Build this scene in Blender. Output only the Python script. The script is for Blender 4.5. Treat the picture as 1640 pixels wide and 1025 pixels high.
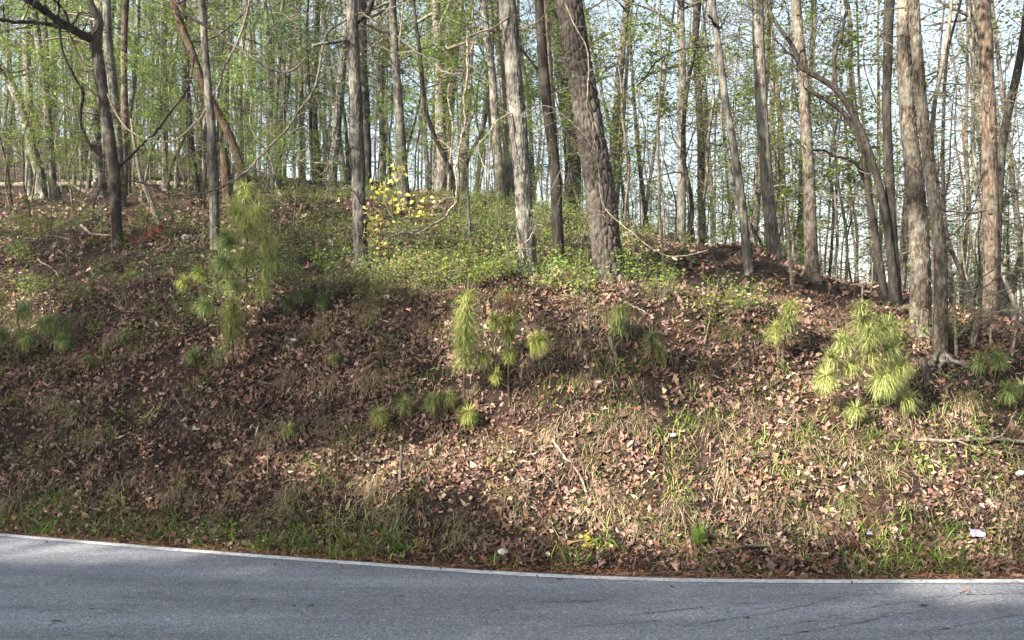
import bpy, math, random
import numpy as np
from mathutils import Vector

for o in list(bpy.data.objects):
    bpy.data.objects.remove(o)
random.seed(11)
rng = np.random.default_rng(11)
scene = bpy.context.scene
COL = scene.collection
F = 1420.0          # focal length in photograph pixels
HZ = 560.0          # horizon row
EYE = 1.6

# ------------------------------------------------------------------ camera, sky, sun, exposure
cd = bpy.data.cameras.new('camera')
cam = bpy.data.objects.new('camera', cd)
COL.objects.link(cam)
cam.location = (0, 0, EYE)
cam.rotation_euler = (math.radians(90), 0, 0)
cd.sensor_width = 36.0
cd.lens = 36.0 * F / 1640.0
cd.shift_y = (HZ - 512.5) / 1640.0
cd.clip_start = 0.05
cd.clip_end = 3000
scene.camera = cam

SUN = np.array([-0.66, -0.60, 0.50]); SUN = SUN / np.linalg.norm(SUN)
world = bpy.data.worlds.new('World')
scene.world = world
world.use_nodes = True
wt = world.node_tree
wt.nodes.clear()
sky = wt.nodes.new('ShaderNodeTexSky')
sky.sky_type = 'NISHITA'
sky.sun_disc = False
sky.sun_elevation = math.asin(SUN[2])
sky.sun_rotation = math.atan2(SUN[0], SUN[1])
sky.air_density = 1.3
sky.dust_density = 2.5
sky.ozone_density = 1.0
bg = wt.nodes.new('ShaderNodeBackground')
bg.inputs['Strength'].default_value = 0.05
wo = wt.nodes.new('ShaderNodeOutputWorld')
hs = wt.nodes.new('ShaderNodeHueSaturation')      # thin bright haze over the whole sky
hs.inputs['Saturation'].default_value = 0.8
hs.inputs['Value'].default_value = 1.2
wt.links.new(sky.outputs[0], hs.inputs['Color'])
wt.links.new(hs.outputs[0], bg.inputs[0])
wt.links.new(bg.outputs[0], wo.inputs[0])

sl = bpy.data.lights.new('sun', 'SUN')
sl.energy = 5.0
sl.angle = math.radians(0.5)
sl.color = (1.0, 0.90, 0.76)
so = bpy.data.objects.new('sun', sl)
COL.objects.link(so)
so.rotation_euler = Vector(SUN).to_track_quat('Z', 'Y').to_euler()
so.location = (-20, -20, 30)

scene.view_settings.view_transform = 'Standard'
scene.view_settings.look = 'None'
scene.view_settings.gamma = 1.0
scene.view_settings.exposure = 2.6

# ------------------------------------------------------------------ noise and terrain
def hsh(ix, iy, seed):
    h = (ix.astype(np.int64) * 374761393 + iy.astype(np.int64) * 668265263 + seed * 974711) & 0x7fffffff
    h = ((h ^ (h >> 13)) * 1274126177) & 0x7fffffff
    return ((h ^ (h >> 16)) & 0xffffff) / float(0xffffff)

def vnoise(x, y, seed=0):
    x = np.asarray(x, float); y = np.asarray(y, float)
    ix = np.floor(x); iy = np.floor(y)
    fx = x - ix; fy = y - iy
    fx = fx * fx * (3 - 2 * fx); fy = fy * fy * (3 - 2 * fy)
    a = hsh(ix, iy, seed); b = hsh(ix + 1, iy, seed); c = hsh(ix, iy + 1, seed); d = hsh(ix + 1, iy + 1, seed)
    return (a * (1 - fx) + b * fx) * (1 - fy) + (c * (1 - fx) + d * fx) * fy * 1.0

def fbm(x, y, seed=0, octv=3):
    s = 0; a = 1.0; t = 0
    for k in range(octv):
        s = s + a * (vnoise(x * 2 ** k, y * 2 ** k, seed + k * 17) - 0.5)
        t += a; a *= 0.5
    return s / t * 2

# road edge line measured in the photograph, turned into a plan curve
_lu = np.array([0, 200, 400, 600, 800, 1000, 1200, 1400, 1640.])
_lp = np.array([857, 874, 890, 905, 919, 928, 931.5, 932, 931.])
_ld = EYE * F / (_lp - HZ)
_lx = (_lu - 820) / F * _ld
_ex = np.concatenate([[-60, -20, -10], _lx, [10, 25, 60]])
_ey = np.concatenate([[22, 12.4, 9.4], _ld, [6.2, 7.0, 12]])
_fx = np.linspace(-60, 60, 2401)
_fy = np.interp(_fx, _ex, _ey)
_k = np.ones(21) / 21
_fy = np.convolve(np.pad(_fy, 10, mode='edge'), _k, 'valid')
def road_edge(x):
    return np.interp(x, _fx, _fy)

def zpx(d, py):
    return EYE + (HZ - py) / F * d

COLS = [  # column px, line depth, list of (depth, photo row), far heights
    (-400, 8.6, [(12.0, 470), (14, 400), (21, 300), (27, 265)], [(45, 13.5), (100, 31), (160, 38)]),
    (0, 7.65, [(9.3, 640), (11.0, 475), (13, 402), (20, 300), (26, 272)], [(45, 12.8), (100, 30), (160, 36)]),
    (200, 7.24, [(9.0, 640), (10.6, 465), (12.7, 400), (19, 302), (25, 276)], [(45, 12.2), (100, 28), (160, 34)]),
    (400, 6.88, [(8.7, 630), (10.2, 455), (12.5, 392), (18, 308), (24, 287)], [(45, 11.2), (100, 24), (160, 28)]),
    (600, 6.59, [(8.4, 640), (9.8, 462), (12, 402), (17, 318), (22, 292)], [(40, 9.0), (100, 15), (160, 18)]),
    (800, 6.33, [(8.1, 650), (9.5, 475), (11, 428), (15, 350), (20, 318)], [(35, 6.6), (100, 6)]),
    (1000, 6.16, [(7.9, 650), (9.2, 485), (10.5, 437), (13.5, 386), (16.5, 372)], [(22, 3.9), (45, 1), (100, -2)]),
    (1200, 6.11, [(7.8, 650), (9, 500), (10.5, 455), (13, 408), (15, 396)], [(20, 3.2), (40, -0.5), (100, -4)]),
    (1400, 6.10, [(7.7, 660), (8.8, 525), (10, 492), (12, 470), (13.5, 466)], [(18, 2.0), (40, -2), (100, -5)]),
    (1640, 6.12, [(7.6, 690), (8.5, 565), (10, 540), (13, 522)], [(18, 1.2), (40, -3), (100, -6)]),
    (2300, 6.3, [(7.8, 720), (8.6, 600), (10, 590), (14, 580)], [(20, 0.5), (40, -3), (100, -6)]),
]
_su = np.array([c[0] for c in COLS], float)
_sg = np.concatenate([np.arange(0, 30, 0.05), np.geomspace(30, 900, 60)])
_tab = []
for u, e, prof, far in COLS:
    s = [0, 0.12, 0.45] + [d - e for d, _ in prof] + [d - e for d, _ in far] + [900]
    z = [-0.035, -0.02, 0.05] + [zpx(d, p) for d, p in prof] + [q for _, q in far] + [far[-1][1]]
    g = np.interp(_sg, s, z)
    n = 600
    gs = g[:n].copy()
    w = np.hanning(15); w /= w.sum()
    sm = np.convolve(np.pad(gs, 7, mode='reflect', reflect_type='odd'), w, 'valid')
    g[:n] = sm
    _tab.append(g)
_tab = np.array(_tab)

def base_z(x, y):
    x = np.asarray(x, float); y = np.asarray(y, float)
    e = road_edge(np.clip(x, -60, 60))
    s = np.clip(y - e, 0, 890)
    u = np.clip(820 + F * x / np.maximum(y, 4.0), -399, 2299)
    ci = np.clip(np.searchsorted(_su, u) - 1, 0, len(_su) - 2)
    t = (u - _su[ci]) / (_su[ci + 1] - _su[ci])
    t = t * t * (3 - 2 * t) * 0.5 + t * 0.5
    si = np.clip(np.searchsorted(_sg, s) - 1, 0, len(_sg) - 2)
    ts = np.clip((s - _sg[si]) / (_sg[si + 1] - _sg[si]), 0, 1)
    a = _tab[ci, si] * (1 - ts) + _tab[ci, si + 1] * ts
    b = _tab[ci + 1, si] * (1 - ts) + _tab[ci + 1, si + 1] * ts
    return a * (1 - t) + b * t, s

def terr(x, y):
    x = np.asarray(x, float); y = np.asarray(y, float)
    z, s = base_z(x, y)
    m = np.clip((s - 0.25) / 0.8, 0, 1) * np.clip((60 - s) / 30, 0, 1)
    z = z + m * (0.17 * fbm(x * 0.9, y * 0.9, 3, 3) + 0.05 * fbm(x * 3.1, y * 3.1, 9, 3))
    z = z + np.clip((s - 12) / 10, 0, 1) * np.clip((200 - s) / 50, 0, 1) * 0.35 * fbm(x * 0.22, y * 0.22, 21, 2)
    return z

def hit(px, py, far=24.0):
    ys = np.linspace(5.6, 40, 1600)
    xs = (px - 820) / F * ys
    zr = EYE + (HZ - py) / F * ys
    zt = terr(xs, ys)
    k = np.argmax(zt >= zr)
    if zt[k] < zr[k]:
        y = far
        return np.array([(px - 820) / F * y, y, float(terr((px - 820) / F * y, y))])
    return np.array([xs[k], ys[k], zt[k]])

def at(px, py, y):
    return np.array([(px - 820) / F * y, y, EYE + (HZ - py) / F * y])

def tnormal(x, y, e=0.06):
    zx = (terr(x + e, y) - terr(x - e, y)) / (2 * e)
    zy = (terr(x, y + e) - terr(x, y - e)) / (2 * e)
    n = np.stack([-zx, -zy, np.ones_like(zx)], -1)
    return n / np.linalg.norm(n, axis=-1, keepdims=True)

# ------------------------------------------------------------------ materials
def new_mat(name):
    m = bpy.data.materials.new(name)
    m.use_nodes = True
    m.node_tree.nodes.clear()
    return m, m.node_tree

def N(nt, typ, **kw):
    n = nt.nodes.new(typ)
    for k, v in kw.items():
        if k in n.inputs:
            n.inputs[k].default_value = v
        else:
            setattr(n, k, v)
    return n

def ramp(nt, src, stops):
    r = nt.nodes.new('ShaderNodeValToRGB')
    el = r.color_ramp.elements
    while len(el) < len(stops):
        el.new(0.5)
    for e, (p, c) in zip(el, stops):
        e.position = p
        e.color = (c[0], c[1], c[2], 1) if not isinstance(c, float) else (c, c, c, 1)
    nt.links.new(src, r.inputs[0])
    return r.outputs[0]

def mix(nt, a, b, fac, mode='MIX'):
    m = nt.nodes.new('ShaderNodeMix')
    m.data_type = 'RGBA'
    m.blend_type = mode
    for sock, v in ((m.inputs[0], fac), (m.inputs[6], a), (m.inputs[7], b)):
        if hasattr(v, 'is_linked'):
            nt.links.new(v, sock)
        elif isinstance(v, (int, float)):
            sock.default_value = v
        else:
            sock.default_value = (v[0], v[1], v[2], 1)
    return m.outputs[2]

def finish(nt, col, rough=0.85, bump=None, bstr=0.3, bdist=0.01, spec=0.25, transl=0.0):
    b = N(nt, 'ShaderNodeBsdfPrincipled')
    b.inputs['Roughness'].default_value = rough
    b.inputs['Specular IOR Level'].default_value = spec
    if hasattr(col, 'is_linked'):
        nt.links.new(col, b.inputs['Base Color'])
    else:
        b.inputs['Base Color'].default_value = (*col, 1)
    if bump is not None:
        bn = N(nt, 'ShaderNodeBump')
        bn.inputs['Strength'].default_value = bstr
        bn.inputs['Distance'].default_value = bdist
        nt.links.new(bump, bn.inputs['Height'])
        nt.links.new(bn.outputs[0], b.inputs['Normal'])
    out = N(nt, 'ShaderNodeOutputMaterial')
    if transl > 0:
        t = N(nt, 'ShaderNodeBsdfTranslucent')
        if hasattr(col, 'is_linked'):
            nt.links.new(col, t.inputs[0])
        else:
            t.inputs[0].default_value = (*col, 1)
        ms = N(nt, 'ShaderNodeMixShader')
        ms.inputs[0].default_value = transl
        nt.links.new(b.outputs[0], ms.inputs[1])
        nt.links.new(t.outputs[0], ms.inputs[2])
        nt.links.new(ms.outputs[0], out.inputs[0])
    else:
        nt.links.new(b.outputs[0], out.inputs[0])

def coords(nt, scale=(1, 1, 1)):
    tc = N(nt, 'ShaderNodeTexCoord')
    mp = N(nt, 'ShaderNodeMapping')
    mp.inputs['Scale'].default_value = scale
    nt.links.new(tc.outputs['Object'], mp.inputs[0])
    return mp.outputs[0]

def noise(nt, vec, scale, detail=4, rough=0.6):
    n = N(nt, 'ShaderNodeTexNoise')
    n.inputs['Scale'].default_value = scale
    n.inputs['Detail'].default_value = detail
    n.inputs['Roughness'].default_value = rough
    nt.links.new(vec, n.inputs['Vector'])
    return n.outputs[0]

def bark_mat(name, dark, mid, light, lichen=(0.27, 0.285, 0.25), lich=0.5, zs=0.22, scale=26):
    m, nt = new_mat(name)
    v = coords(nt, (1, 1, zs))
    v2 = coords(nt, (1, 1, 1))
    n1 = noise(nt, v, scale, 6, 0.7)
    c = ramp(nt, n1, [(0.36, dark), (0.5, mid), (0.64, light)])
    n2 = noise(nt, v2, 3.2, 5, 0.65)
    f = ramp(nt, n2, [(0.50, 0.0), (0.66, lich)])
    c = mix(nt, c, lichen, f)
    n3 = noise(nt, v2, 1.1, 3, 0.6)
    g = ramp(nt, n3, [(0.3, (0.62, 0.60, 0.58)), (0.7, (1.12, 1.08, 1.02))])
    c = mix(nt, c, g, 1.0, 'MULTIPLY')
    oi = N(nt, 'ShaderNodeObjectInfo')
    hv = N(nt, 'ShaderNodeHueSaturation')
    mr = N(nt, 'ShaderNodeMapRange')
    mr.inputs[3].default_value = 0.75; mr.inputs[4].default_value = 1.25
    nt.links.new(oi.outputs['Random'], mr.inputs[0])
    nt.links.new(mr.outputs[0], hv.inputs['Value'])
    nt.links.new(c, hv.inputs['Color'])
    finish(nt, hv.outputs[0], 0.92, n1, 0.7, 0.02, 0.15)
    return m

M = {}
M['bark_grey'] = bark_mat('grey_bark', (0.013, 0.013, 0.013), (0.060, 0.058, 0.056), (0.152, 0.147, 0.141))
M['bark_pale'] = bark_mat('pale_bark', (0.018, 0.017, 0.016), (0.078, 0.074, 0.069), (0.180, 0.172, 0.161), lich=0.4)
M['bark_dark'] = bark_mat('dark_bark', (0.005, 0.0045, 0.004), (0.016, 0.014, 0.013), (0.045, 0.040, 0.035), lich=0.10)
M['bark_pine'] = bark_mat('pine_bark', (0.022, 0.019, 0.018), (0.050, 0.043, 0.041), (0.095, 0.083, 0.078), lich=0.15, zs=0.6)
M['bark_red'] = bark_mat('red_bark', (0.020, 0.015, 0.012), (0.072, 0.054, 0.044), (0.155, 0.123, 0.102), lich=0.3)
M['bark_deadpine'] = bark_mat('dead_pine_bark', (0.008, 0.006, 0.005), (0.026, 0.016, 0.011), (0.075, 0.045, 0.031), lich=0.08)
M['bark_brown'] = bark_mat('brown_bark', (0.010, 0.008, 0.007), (0.036, 0.031, 0.027), (0.09, 0.079, 0.068), lich=0.3)
M['bark_oak'] = bark_mat('mottled_oak_bark', (0.014, 0.012, 0.010), (0.066, 0.056, 0.048), (0.165, 0.147, 0.126), lich=0.45, zs=0.4, scale=34)
M['twig'] = bark_mat('twig_bark', (0.04, 0.034, 0.03), (0.10, 0.088, 0.075), (0.19, 0.17, 0.145), lich=0.3, zs=1)
M['twig_pale'] = bark_mat('pale_twig_bark', (0.07, 0.06, 0.05), (0.16, 0.142, 0.12), (0.28, 0.255, 0.22), lich=0.2, zs=1)
M['heart'] = bark_mat('bare_heartwood', (0.07, 0.028, 0.018), (0.20, 0.10, 0.065), (0.34, 0.22, 0.15), lich=0.0)
M['dead'] = bark_mat('dead_wood', (0.05, 0.042, 0.036), (0.125, 0.110, 0.093), (0.23, 0.21, 0.182), lich=0.2)

def attr_mat(name, rough=0.7, transl=0.0, spec=0.2):
    m, nt = new_mat(name)
    a = N(nt, 'ShaderNodeAttribute')
    a.attribute_name = 'Col'
    finish(nt, a.outputs['Color'], rough, spec=spec, transl=transl)
    return m
M['leaf'] = attr_mat('green_leaf', 0.55, 0.42, 0.25)
M['needle'] = attr_mat('pine_needle', 0.5, 0.25, 0.3)
M['dry'] = attr_mat('dry_leaf', 0.85, 0.12, 0.15)
M['grass'] = attr_mat('grass_blade', 0.65, 0.3, 0.2)

m, nt = new_mat('forest_soil')
v = coords(nt)
n1 = noise(nt, v, 9, 8, 0.7)
c = ramp(nt, n1, [(0.3, (0.006, 0.0045, 0.004)), (0.5, (0.020, 0.014, 0.012)), (0.7, (0.052, 0.037, 0.029))])
n2 = noise(nt, v, 0.8, 4, 0.6)
c = mix(nt, c, (0.075, 0.040, 0.026), ramp(nt, n2, [(0.55, 0.0), (0.70, 0.55)]))
n3 = noise(nt, v, 60, 4, 0.7)
c = mix(nt, c, ramp(nt, n3, [(0.3, (0.5, 0.5, 0.5)), (0.7, (1.4, 1.35, 1.3))]), 0.8, 'MULTIPLY')
finish(nt, c, 0.95, n3, 0.8, 0.03, 0.1)
M['soil'] = m

m, nt = new_mat('asphalt')
v = coords(nt)
vo = N(nt, 'ShaderNodeTexVoronoi'); vo.inputs['Scale'].default_value = 95
nt.links.new(v, vo.inputs['Vector'])
c = ramp(nt, vo.outputs['Color'], [(0.0, (0.075, 0.080, 0.093)), (0.55, (0.150, 0.160, 0.184)), (0.9, (0.235, 0.248, 0.276)), (1.0, (0.46, 0.468, 0.49))])
vst = coords(nt, (0.25, 1.6, 1))
n2 = noise(nt, vst, 1.6, 5, 0.6)
c = mix(nt, c, ramp(nt, n2, [(0.3, (0.62, 0.62, 0.64)), (0.7, (1.25, 1.24, 1.22))]), 1.0, 'MULTIPLY')
n4 = noise(nt, v, 3.5, 6, 0.7)
c = mix(nt, c, (0.16, 0.155, 0.15), ramp(nt, n4, [(0.55, 0.0), (0.75, 0.45)]))
# fine tar cracks, drawn out along the road
vcr = coords(nt, (0.55, 1.9, 1))
wv = N(nt, 'ShaderNodeTexNoise'); wv.inputs['Scale'].default_value = 2.2; wv.inputs['Detail'].default_value = 7; wv.inputs['Roughness'].default_value = 0.55
nt.links.new(vcr, wv.inputs['Vector'])
cr = ramp(nt, wv.outputs[0], [(0.0, 0.0), (0.492, 0.0), (0.5, 1.0), (0.508, 0.0)])
gate = ramp(nt, noise(nt, v, 0.7, 2, 0.5), [(0.48, 0.0), (0.6, 0.75)])
mm = N(nt, 'ShaderNodeMath', operation='MULTIPLY')
nt.links.new(cr, mm.inputs[0]); nt.links.new(gate, mm.inputs[1])
c = mix(nt, c, (0.03, 0.03, 0.032), mm.outputs[0])
finish(nt, c, 0.88, vo.outputs['Distance'], 0.55, 0.008, 0.3)
M['asphalt'] = m

m, nt = new_mat('crack_tar')
finish(nt, ramp(nt, noise(nt, coords(nt), 40, 3), [(0.3, (0.075, 0.080, 0.090)), (0.7, (0.135, 0.143, 0.162))]), 0.9)
M['tar'] = m

m, nt = new_mat('worn_white_paint')
v = coords(nt)
n1 = noise(nt, v, 24, 8, 0.8)
n2 = noise(nt, v, 2.5, 4, 0.6)
c = ramp(nt, n2, [(0.3, (0.36, 0.36, 0.365)), (0.7, (0.52, 0.52, 0.52))])
c = mix(nt, c, (0.16, 0.16, 0.165), ramp(nt, n1, [(0.41, 0.95), (0.50, 0.0)]))
finish(nt, c, 0.8, n1, 0.3, 0.004, 0.3)
M['paint'] = m

m, nt = new_mat('pale_rock')
v = coords(nt)
n1 = noise(nt, v, 22, 6, 0.7)
c = ramp(nt, n1, [(0.3, (0.22, 0.20, 0.185)), (0.55, (0.48, 0.46, 0.44)), (0.75, (0.66, 0.64, 0.61))])
finish(nt, c, 0.85, n1, 0.6, 0.02, 0.2)
M['rock'] = m
m, nt = new_mat('crumpled_wrapper')
v = coords(nt)
c = ramp(nt, noise(nt, v, 30, 3, 0.5), [(0.4, (0.15, 0.13, 0.24)), (0.6, (0.24, 0.23, 0.265))])
finish(nt, c, 0.4, spec=0.4)
M['wrapper'] = m

# ------------------------------------------------------------------ mesh helpers
class MB:
    def __init__(s):
        s.v = []; s.t = []; s.q = []; s.tm = []; s.qm = []; s.c = []; s.n = 0
    def add(s, v, tri=None, quad=None, mat=0, col=None):
        v = np.asarray(v, float).reshape(-1, 3)
        if tri is not None and len(tri):
            tri = np.asarray(tri).reshape(-1, 3)
            s.t.append(tri + s.n); s.tm.append(np.full(len(tri), mat) if np.isscalar(mat) else mat)
        if quad is not None and len(quad):
            quad = np.asarray(quad).reshape(-1, 4)
            s.q.append(quad + s.n); s.qm.append(np.full(len(quad), mat) if np.isscalar(mat) else mat)
        if col is None:
            col = np.tile(np.array([[0.2, 0.2, 0.2]]), (len(v), 1))
        col = np.asarray(col, float)
        if col.ndim == 1:
            col = np.tile(col[None], (len(v), 1))
        s.v.append(v); s.c.append(col); s.n += len(v)
    def mesh(s, name, mats, origin=(0, 0, 0)):
        me = bpy.data.meshes.new(name)
        if not s.v:
            return me
        V = np.concatenate(s.v) - np.asarray(origin, float)
        T = np.concatenate(s.t) if s.t else np.zeros((0, 3), int)
        Q = np.concatenate(s.q) if s.q else np.zeros((0, 4), int)
        tm = np.concatenate(s.tm) if s.t else np.zeros(0, int)
        qm = np.concatenate(s.qm) if s.q else np.zeros(0, int)
        loops = np.concatenate([T.ravel(), Q.ravel()]).astype(np.int32)
        starts = np.concatenate([np.arange(len(T)) * 3, len(T) * 3 + np.arange(len(Q)) * 4]).astype(np.int32)
        me.vertices.add(len(V)); me.vertices.foreach_set('co', V.astype(np.float32).ravel())
        me.loops.add(len(loops)); me.loops.foreach_set('vertex_index', loops)
        me.polygons.add(len(starts)); me.polygons.foreach_set('loop_start', starts)
        me.polygons.foreach_set('material_index', np.concatenate([tm, qm]).astype(np.int32))
        C = np.concatenate(s.c)
        at_ = me.attributes.new('Col', 'FLOAT_COLOR', 'POINT')
        at_.data.foreach_set('color', np.concatenate([C, np.ones((len(C), 1))], 1).astype(np.float32).ravel())
        me.update(calc_edges=True)
        for m_ in mats:
            me.materials.append(M[m_])
        return me

def tag(o, label=None, cat=None, group=None, kind=None):
    if label: o['label'] = label
    if cat: o['category'] = cat
    if group: o['group'] = group
    if kind: o['kind'] = kind
    return o

def build(mb, name, mats, parent=None, origin=(0, 0, 0)):
    if isinstance(mats, str): mats = [mats]
    o = bpy.data.objects.new(name, mb.mesh(name, mats, origin))
    COL.objects.link(o)
    if parent is not None:
        o.parent = parent
    else:
        o.location = Vector(origin)
    return o

def empty(name, loc):
    o = bpy.data.objects.new(name, None)
    COL.objects.link(o)
    o.location = Vector(loc)
    o.empty_display_size = 0.2
    return o

def copy_tree(o, parent=None):
    c = o.copy()
    COL.objects.link(c)
    c.parent = parent
    for ch in o.children:
        copy_tree(ch, c)
    return c

def nrm(a):
    a = np.asarray(a, float)
    return a / np.maximum(np.linalg.norm(a, axis=-1, keepdims=True), 1e-9)

def smooth(P, n):
    P = np.asarray(P, float)
    if len(P) < 3:
        t = np.linspace(0, 1, n)[:, None]
        return P[0] * (1 - t) + P[-1] * t
    Q = np.vstack([2 * P[0] - P[1], P, 2 * P[-1] - P[-2]])
    L = np.concatenate([[0], np.cumsum(np.linalg.norm(np.diff(P, axis=0), axis=1))])
    t = np.linspace(0, L[-1], n)
    k = np.clip(np.searchsorted(L, t, side='right') - 1, 0, len(P) - 2)
    f = ((t - L[k]) / np.maximum(L[k + 1] - L[k], 1e-9))[:, None]
    a, b, c, d = Q[k], Q[k + 1], Q[k + 2], Q[k + 3]
    return 0.5 * (2 * b + (c - a) * f + (2 * a - 5 * b + 4 * c - d) * f ** 2 + (3 * b - a - 3 * c + d) * f ** 3)

def frames(P):
    T = nrm(np.gradient(P, axis=0))
    ref = np.array([0, 1, 0.]) if abs(T[:, 1]).mean() < 0.75 else np.array([1., 0, 0])
    if abs(T[:, 2]).mean() < 0.5:
        ref = np.array([0, 0, 1.])
    A = nrm(np.cross(T, ref)); B = np.cross(T, A)
    return T, A, B

def tube(mb, P, R, sides=6, mat=0, col=None, cap=True):
    P = np.asarray(P, float); n = len(P)
    R = np.broadcast_to(np.asarray(R, float), (n,))
    T, A, B = frames(P)
    th = np.arange(sides) * 2 * math.pi / sides
    V = P[:, None] + R[:, None, None] * (np.cos(th)[None, :, None] * A[:, None] + np.sin(th)[None, :, None] * B[:, None])
    i = np.arange(n - 1)[:, None] * sides; j = np.arange(sides)[None]; j2 = (j + 1) % sides
    quad = np.stack([i + j, i + j2, i + sides + j2, i + sides + j], -1).reshape(-1, 4)
    mb.add(V, quad=quad, mat=mat, col=col)
    if cap and sides > 3:
        c0 = mb.n
        mb.add(np.vstack([P[-1:], V[-1]]), tri=np.stack([np.zeros(sides, int), 1 + np.arange(sides), 1 + (np.arange(sides) + 1) % sides], -1), mat=mat, col=col)

def stamp(mb, tv, tf, P, D, Nn, S, mat=0, C=None):
    P = np.asarray(P, float); n = len(P)
    if n == 0: return
    D = nrm(D); X = nrm(np.cross(D, Nn)); Z = np.cross(X, D)
    S = np.asarray(S, float)
    if S.ndim == 1: S = np.repeat(S[:, None], 3, 1)
    V = P[:, None] + tv[None, :, 0:1] * (S[:, 0:1] * X)[:, None] + tv[None, :, 1:2] * (S[:, 1:2] * D)[:, None] + tv[None, :, 2:3] * (S[:, 2:3] * Z)[:, None]
    k = len(tv)
    T = (np.asarray(tf)[None] + k * np.arange(n)[:, None, None]).reshape(-1, 3)
    mb.add(V.reshape(-1, 3), tri=T, mat=mat, col=None if C is None else np.repeat(np.asarray(C), k, 0))

LEAF4 = (np.array([[0, 0, 0], [0.27, 0.45, 0.07], [0, 1, 0], [-0.27, 0.45, 0.07]]), np.array([[0, 1, 2], [0, 2, 3]]))
LEAF6 = (np.array([[0, 0, 0], [0.32, 0.3, 0.09], [0.25, 0.7, 0.05], [0, 1, -0.05], [-0.25, 0.7, 0.05], [-0.32, 0.3, 0.09]]),
         np.array([[0, 1, 2], [0, 2, 3], [0, 3, 4], [0, 4, 5]]))
def oak_templates(k):
    out = []
    r = np.random.default_rng(5)
    for i in range(k):
        ax = [(0, 0), (0.20, 0.22), (0.12, 0.42), (0.31, 0.66), (0, 1.0), (-0.29, 0.70), (-0.13, 0.45), (-0.22, 0.25)]
        a = np.array(ax) * (1 + 0.20 * r.standard_normal((8, 2)))
        cu, cv, tw = r.uniform(-1.6, 3.0), r.uniform(-0.8, 1.6), r.uniform(-0.8, 0.8)
        z = cu * a[:, 0] ** 2 * 1.8 + cv * (a[:, 1] - 0.5) ** 2 * 0.9 + tw * a[:, 0] * a[:, 1] + 0.05 * r.standard_normal(8)
        v_ = np.c_[a[:, 0], a[:, 1] - 0.5, z - z.mean()]
        f_ = np.array([[0, 1, 7], [1, 2, 6], [1, 6, 7], [2, 3, 5], [2, 5, 6], [3, 4, 5]])
        out.append((v_, f_))
    return out
OAK = oak_templates(7)
def blade_template(bend, levels=3):
    v_, f_ = [], []
    for i in range(levels):
        t = i / levels
        a = bend * t
        y = np.sin(a) / bend if abs(bend) > 1e-3 else t
        z = -(1 - np.cos(a)) / bend if abs(bend) > 1e-3 else 0
        w = 0.5 * (1 - 0.55 * t)
        v_ += [[-w, y, z], [w, y, z]]
    v_.append([0, np.sin(bend) / bend, -(1 - np.cos(bend)) / bend])
    for i in range(levels - 1):
        a = 2 * i
        f_ += [[a, a + 1, a + 3], [a, a + 3, a + 2]]
    f_.append([2 * levels - 2, 2 * levels - 1, 2 * levels])
    return np.array(v_), np.array(f_)
BLADES = [blade_template(b) for b in (0.5, 1.0, 1.5, 2.1, 2.7)]
NEEDLES = [blade_template(b, 2) for b in (0.3, 0.8, 1.3, 1.8)]

def rand_dir(n, r=rng):
    return nrm(r.standard_normal((n, 3)))
def jit(col, n, amt=0.25, r=rng, hue=0.08):
    c = np.asarray(col, float)
    if c.ndim == 1: c = np.tile(c[None], (n, 1))
    return np.clip(c * np.exp(r.normal(0, amt, (n, 1))) * np.exp(r.normal(0, hue, (n, 3))), 0.004, 0.8)

def leaves(mb, P, size, col, r=rng, mat=1, tpl=LEAF4, flat=0.6, amt=0.25):
    n = len(P)
    D = rand_dir(n, r); D[:, 2] *= 0.35
    Nn = rand_dir(n, r) * (1 - flat) + np.array([0, 0, 1.]) * flat
    stamp(mb, tpl[0], tpl[1], P, D, Nn, size * r.uniform(0.6, 1.3, n), mat, jit(col, n, amt, r))

# ------------------------------------------------------------------ detailed trunks with bark relief
def worley(a, b, na, seed):
    ia = np.floor(a); ib = np.floor(b)
    f1 = np.full(a.shape, 9.); f2 = np.full(a.shape, 9.)
    for da in (-1, 0, 1):
        for db in (-1, 0, 1):
            ca = ia + da; cb = ib + db
            w = np.mod(ca, na)
            qx = ca + 0.1 + 0.8 * hsh(w, cb, seed); qy = cb + 0.1 + 0.8 * hsh(w, cb, seed + 5)
            d = np.hypot(a - qx, b - qy)
            f2 = np.where(d < f1, f1, np.minimum(f2, d)); f1 = np.minimum(f1, d)
    return f2 - f1

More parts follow.
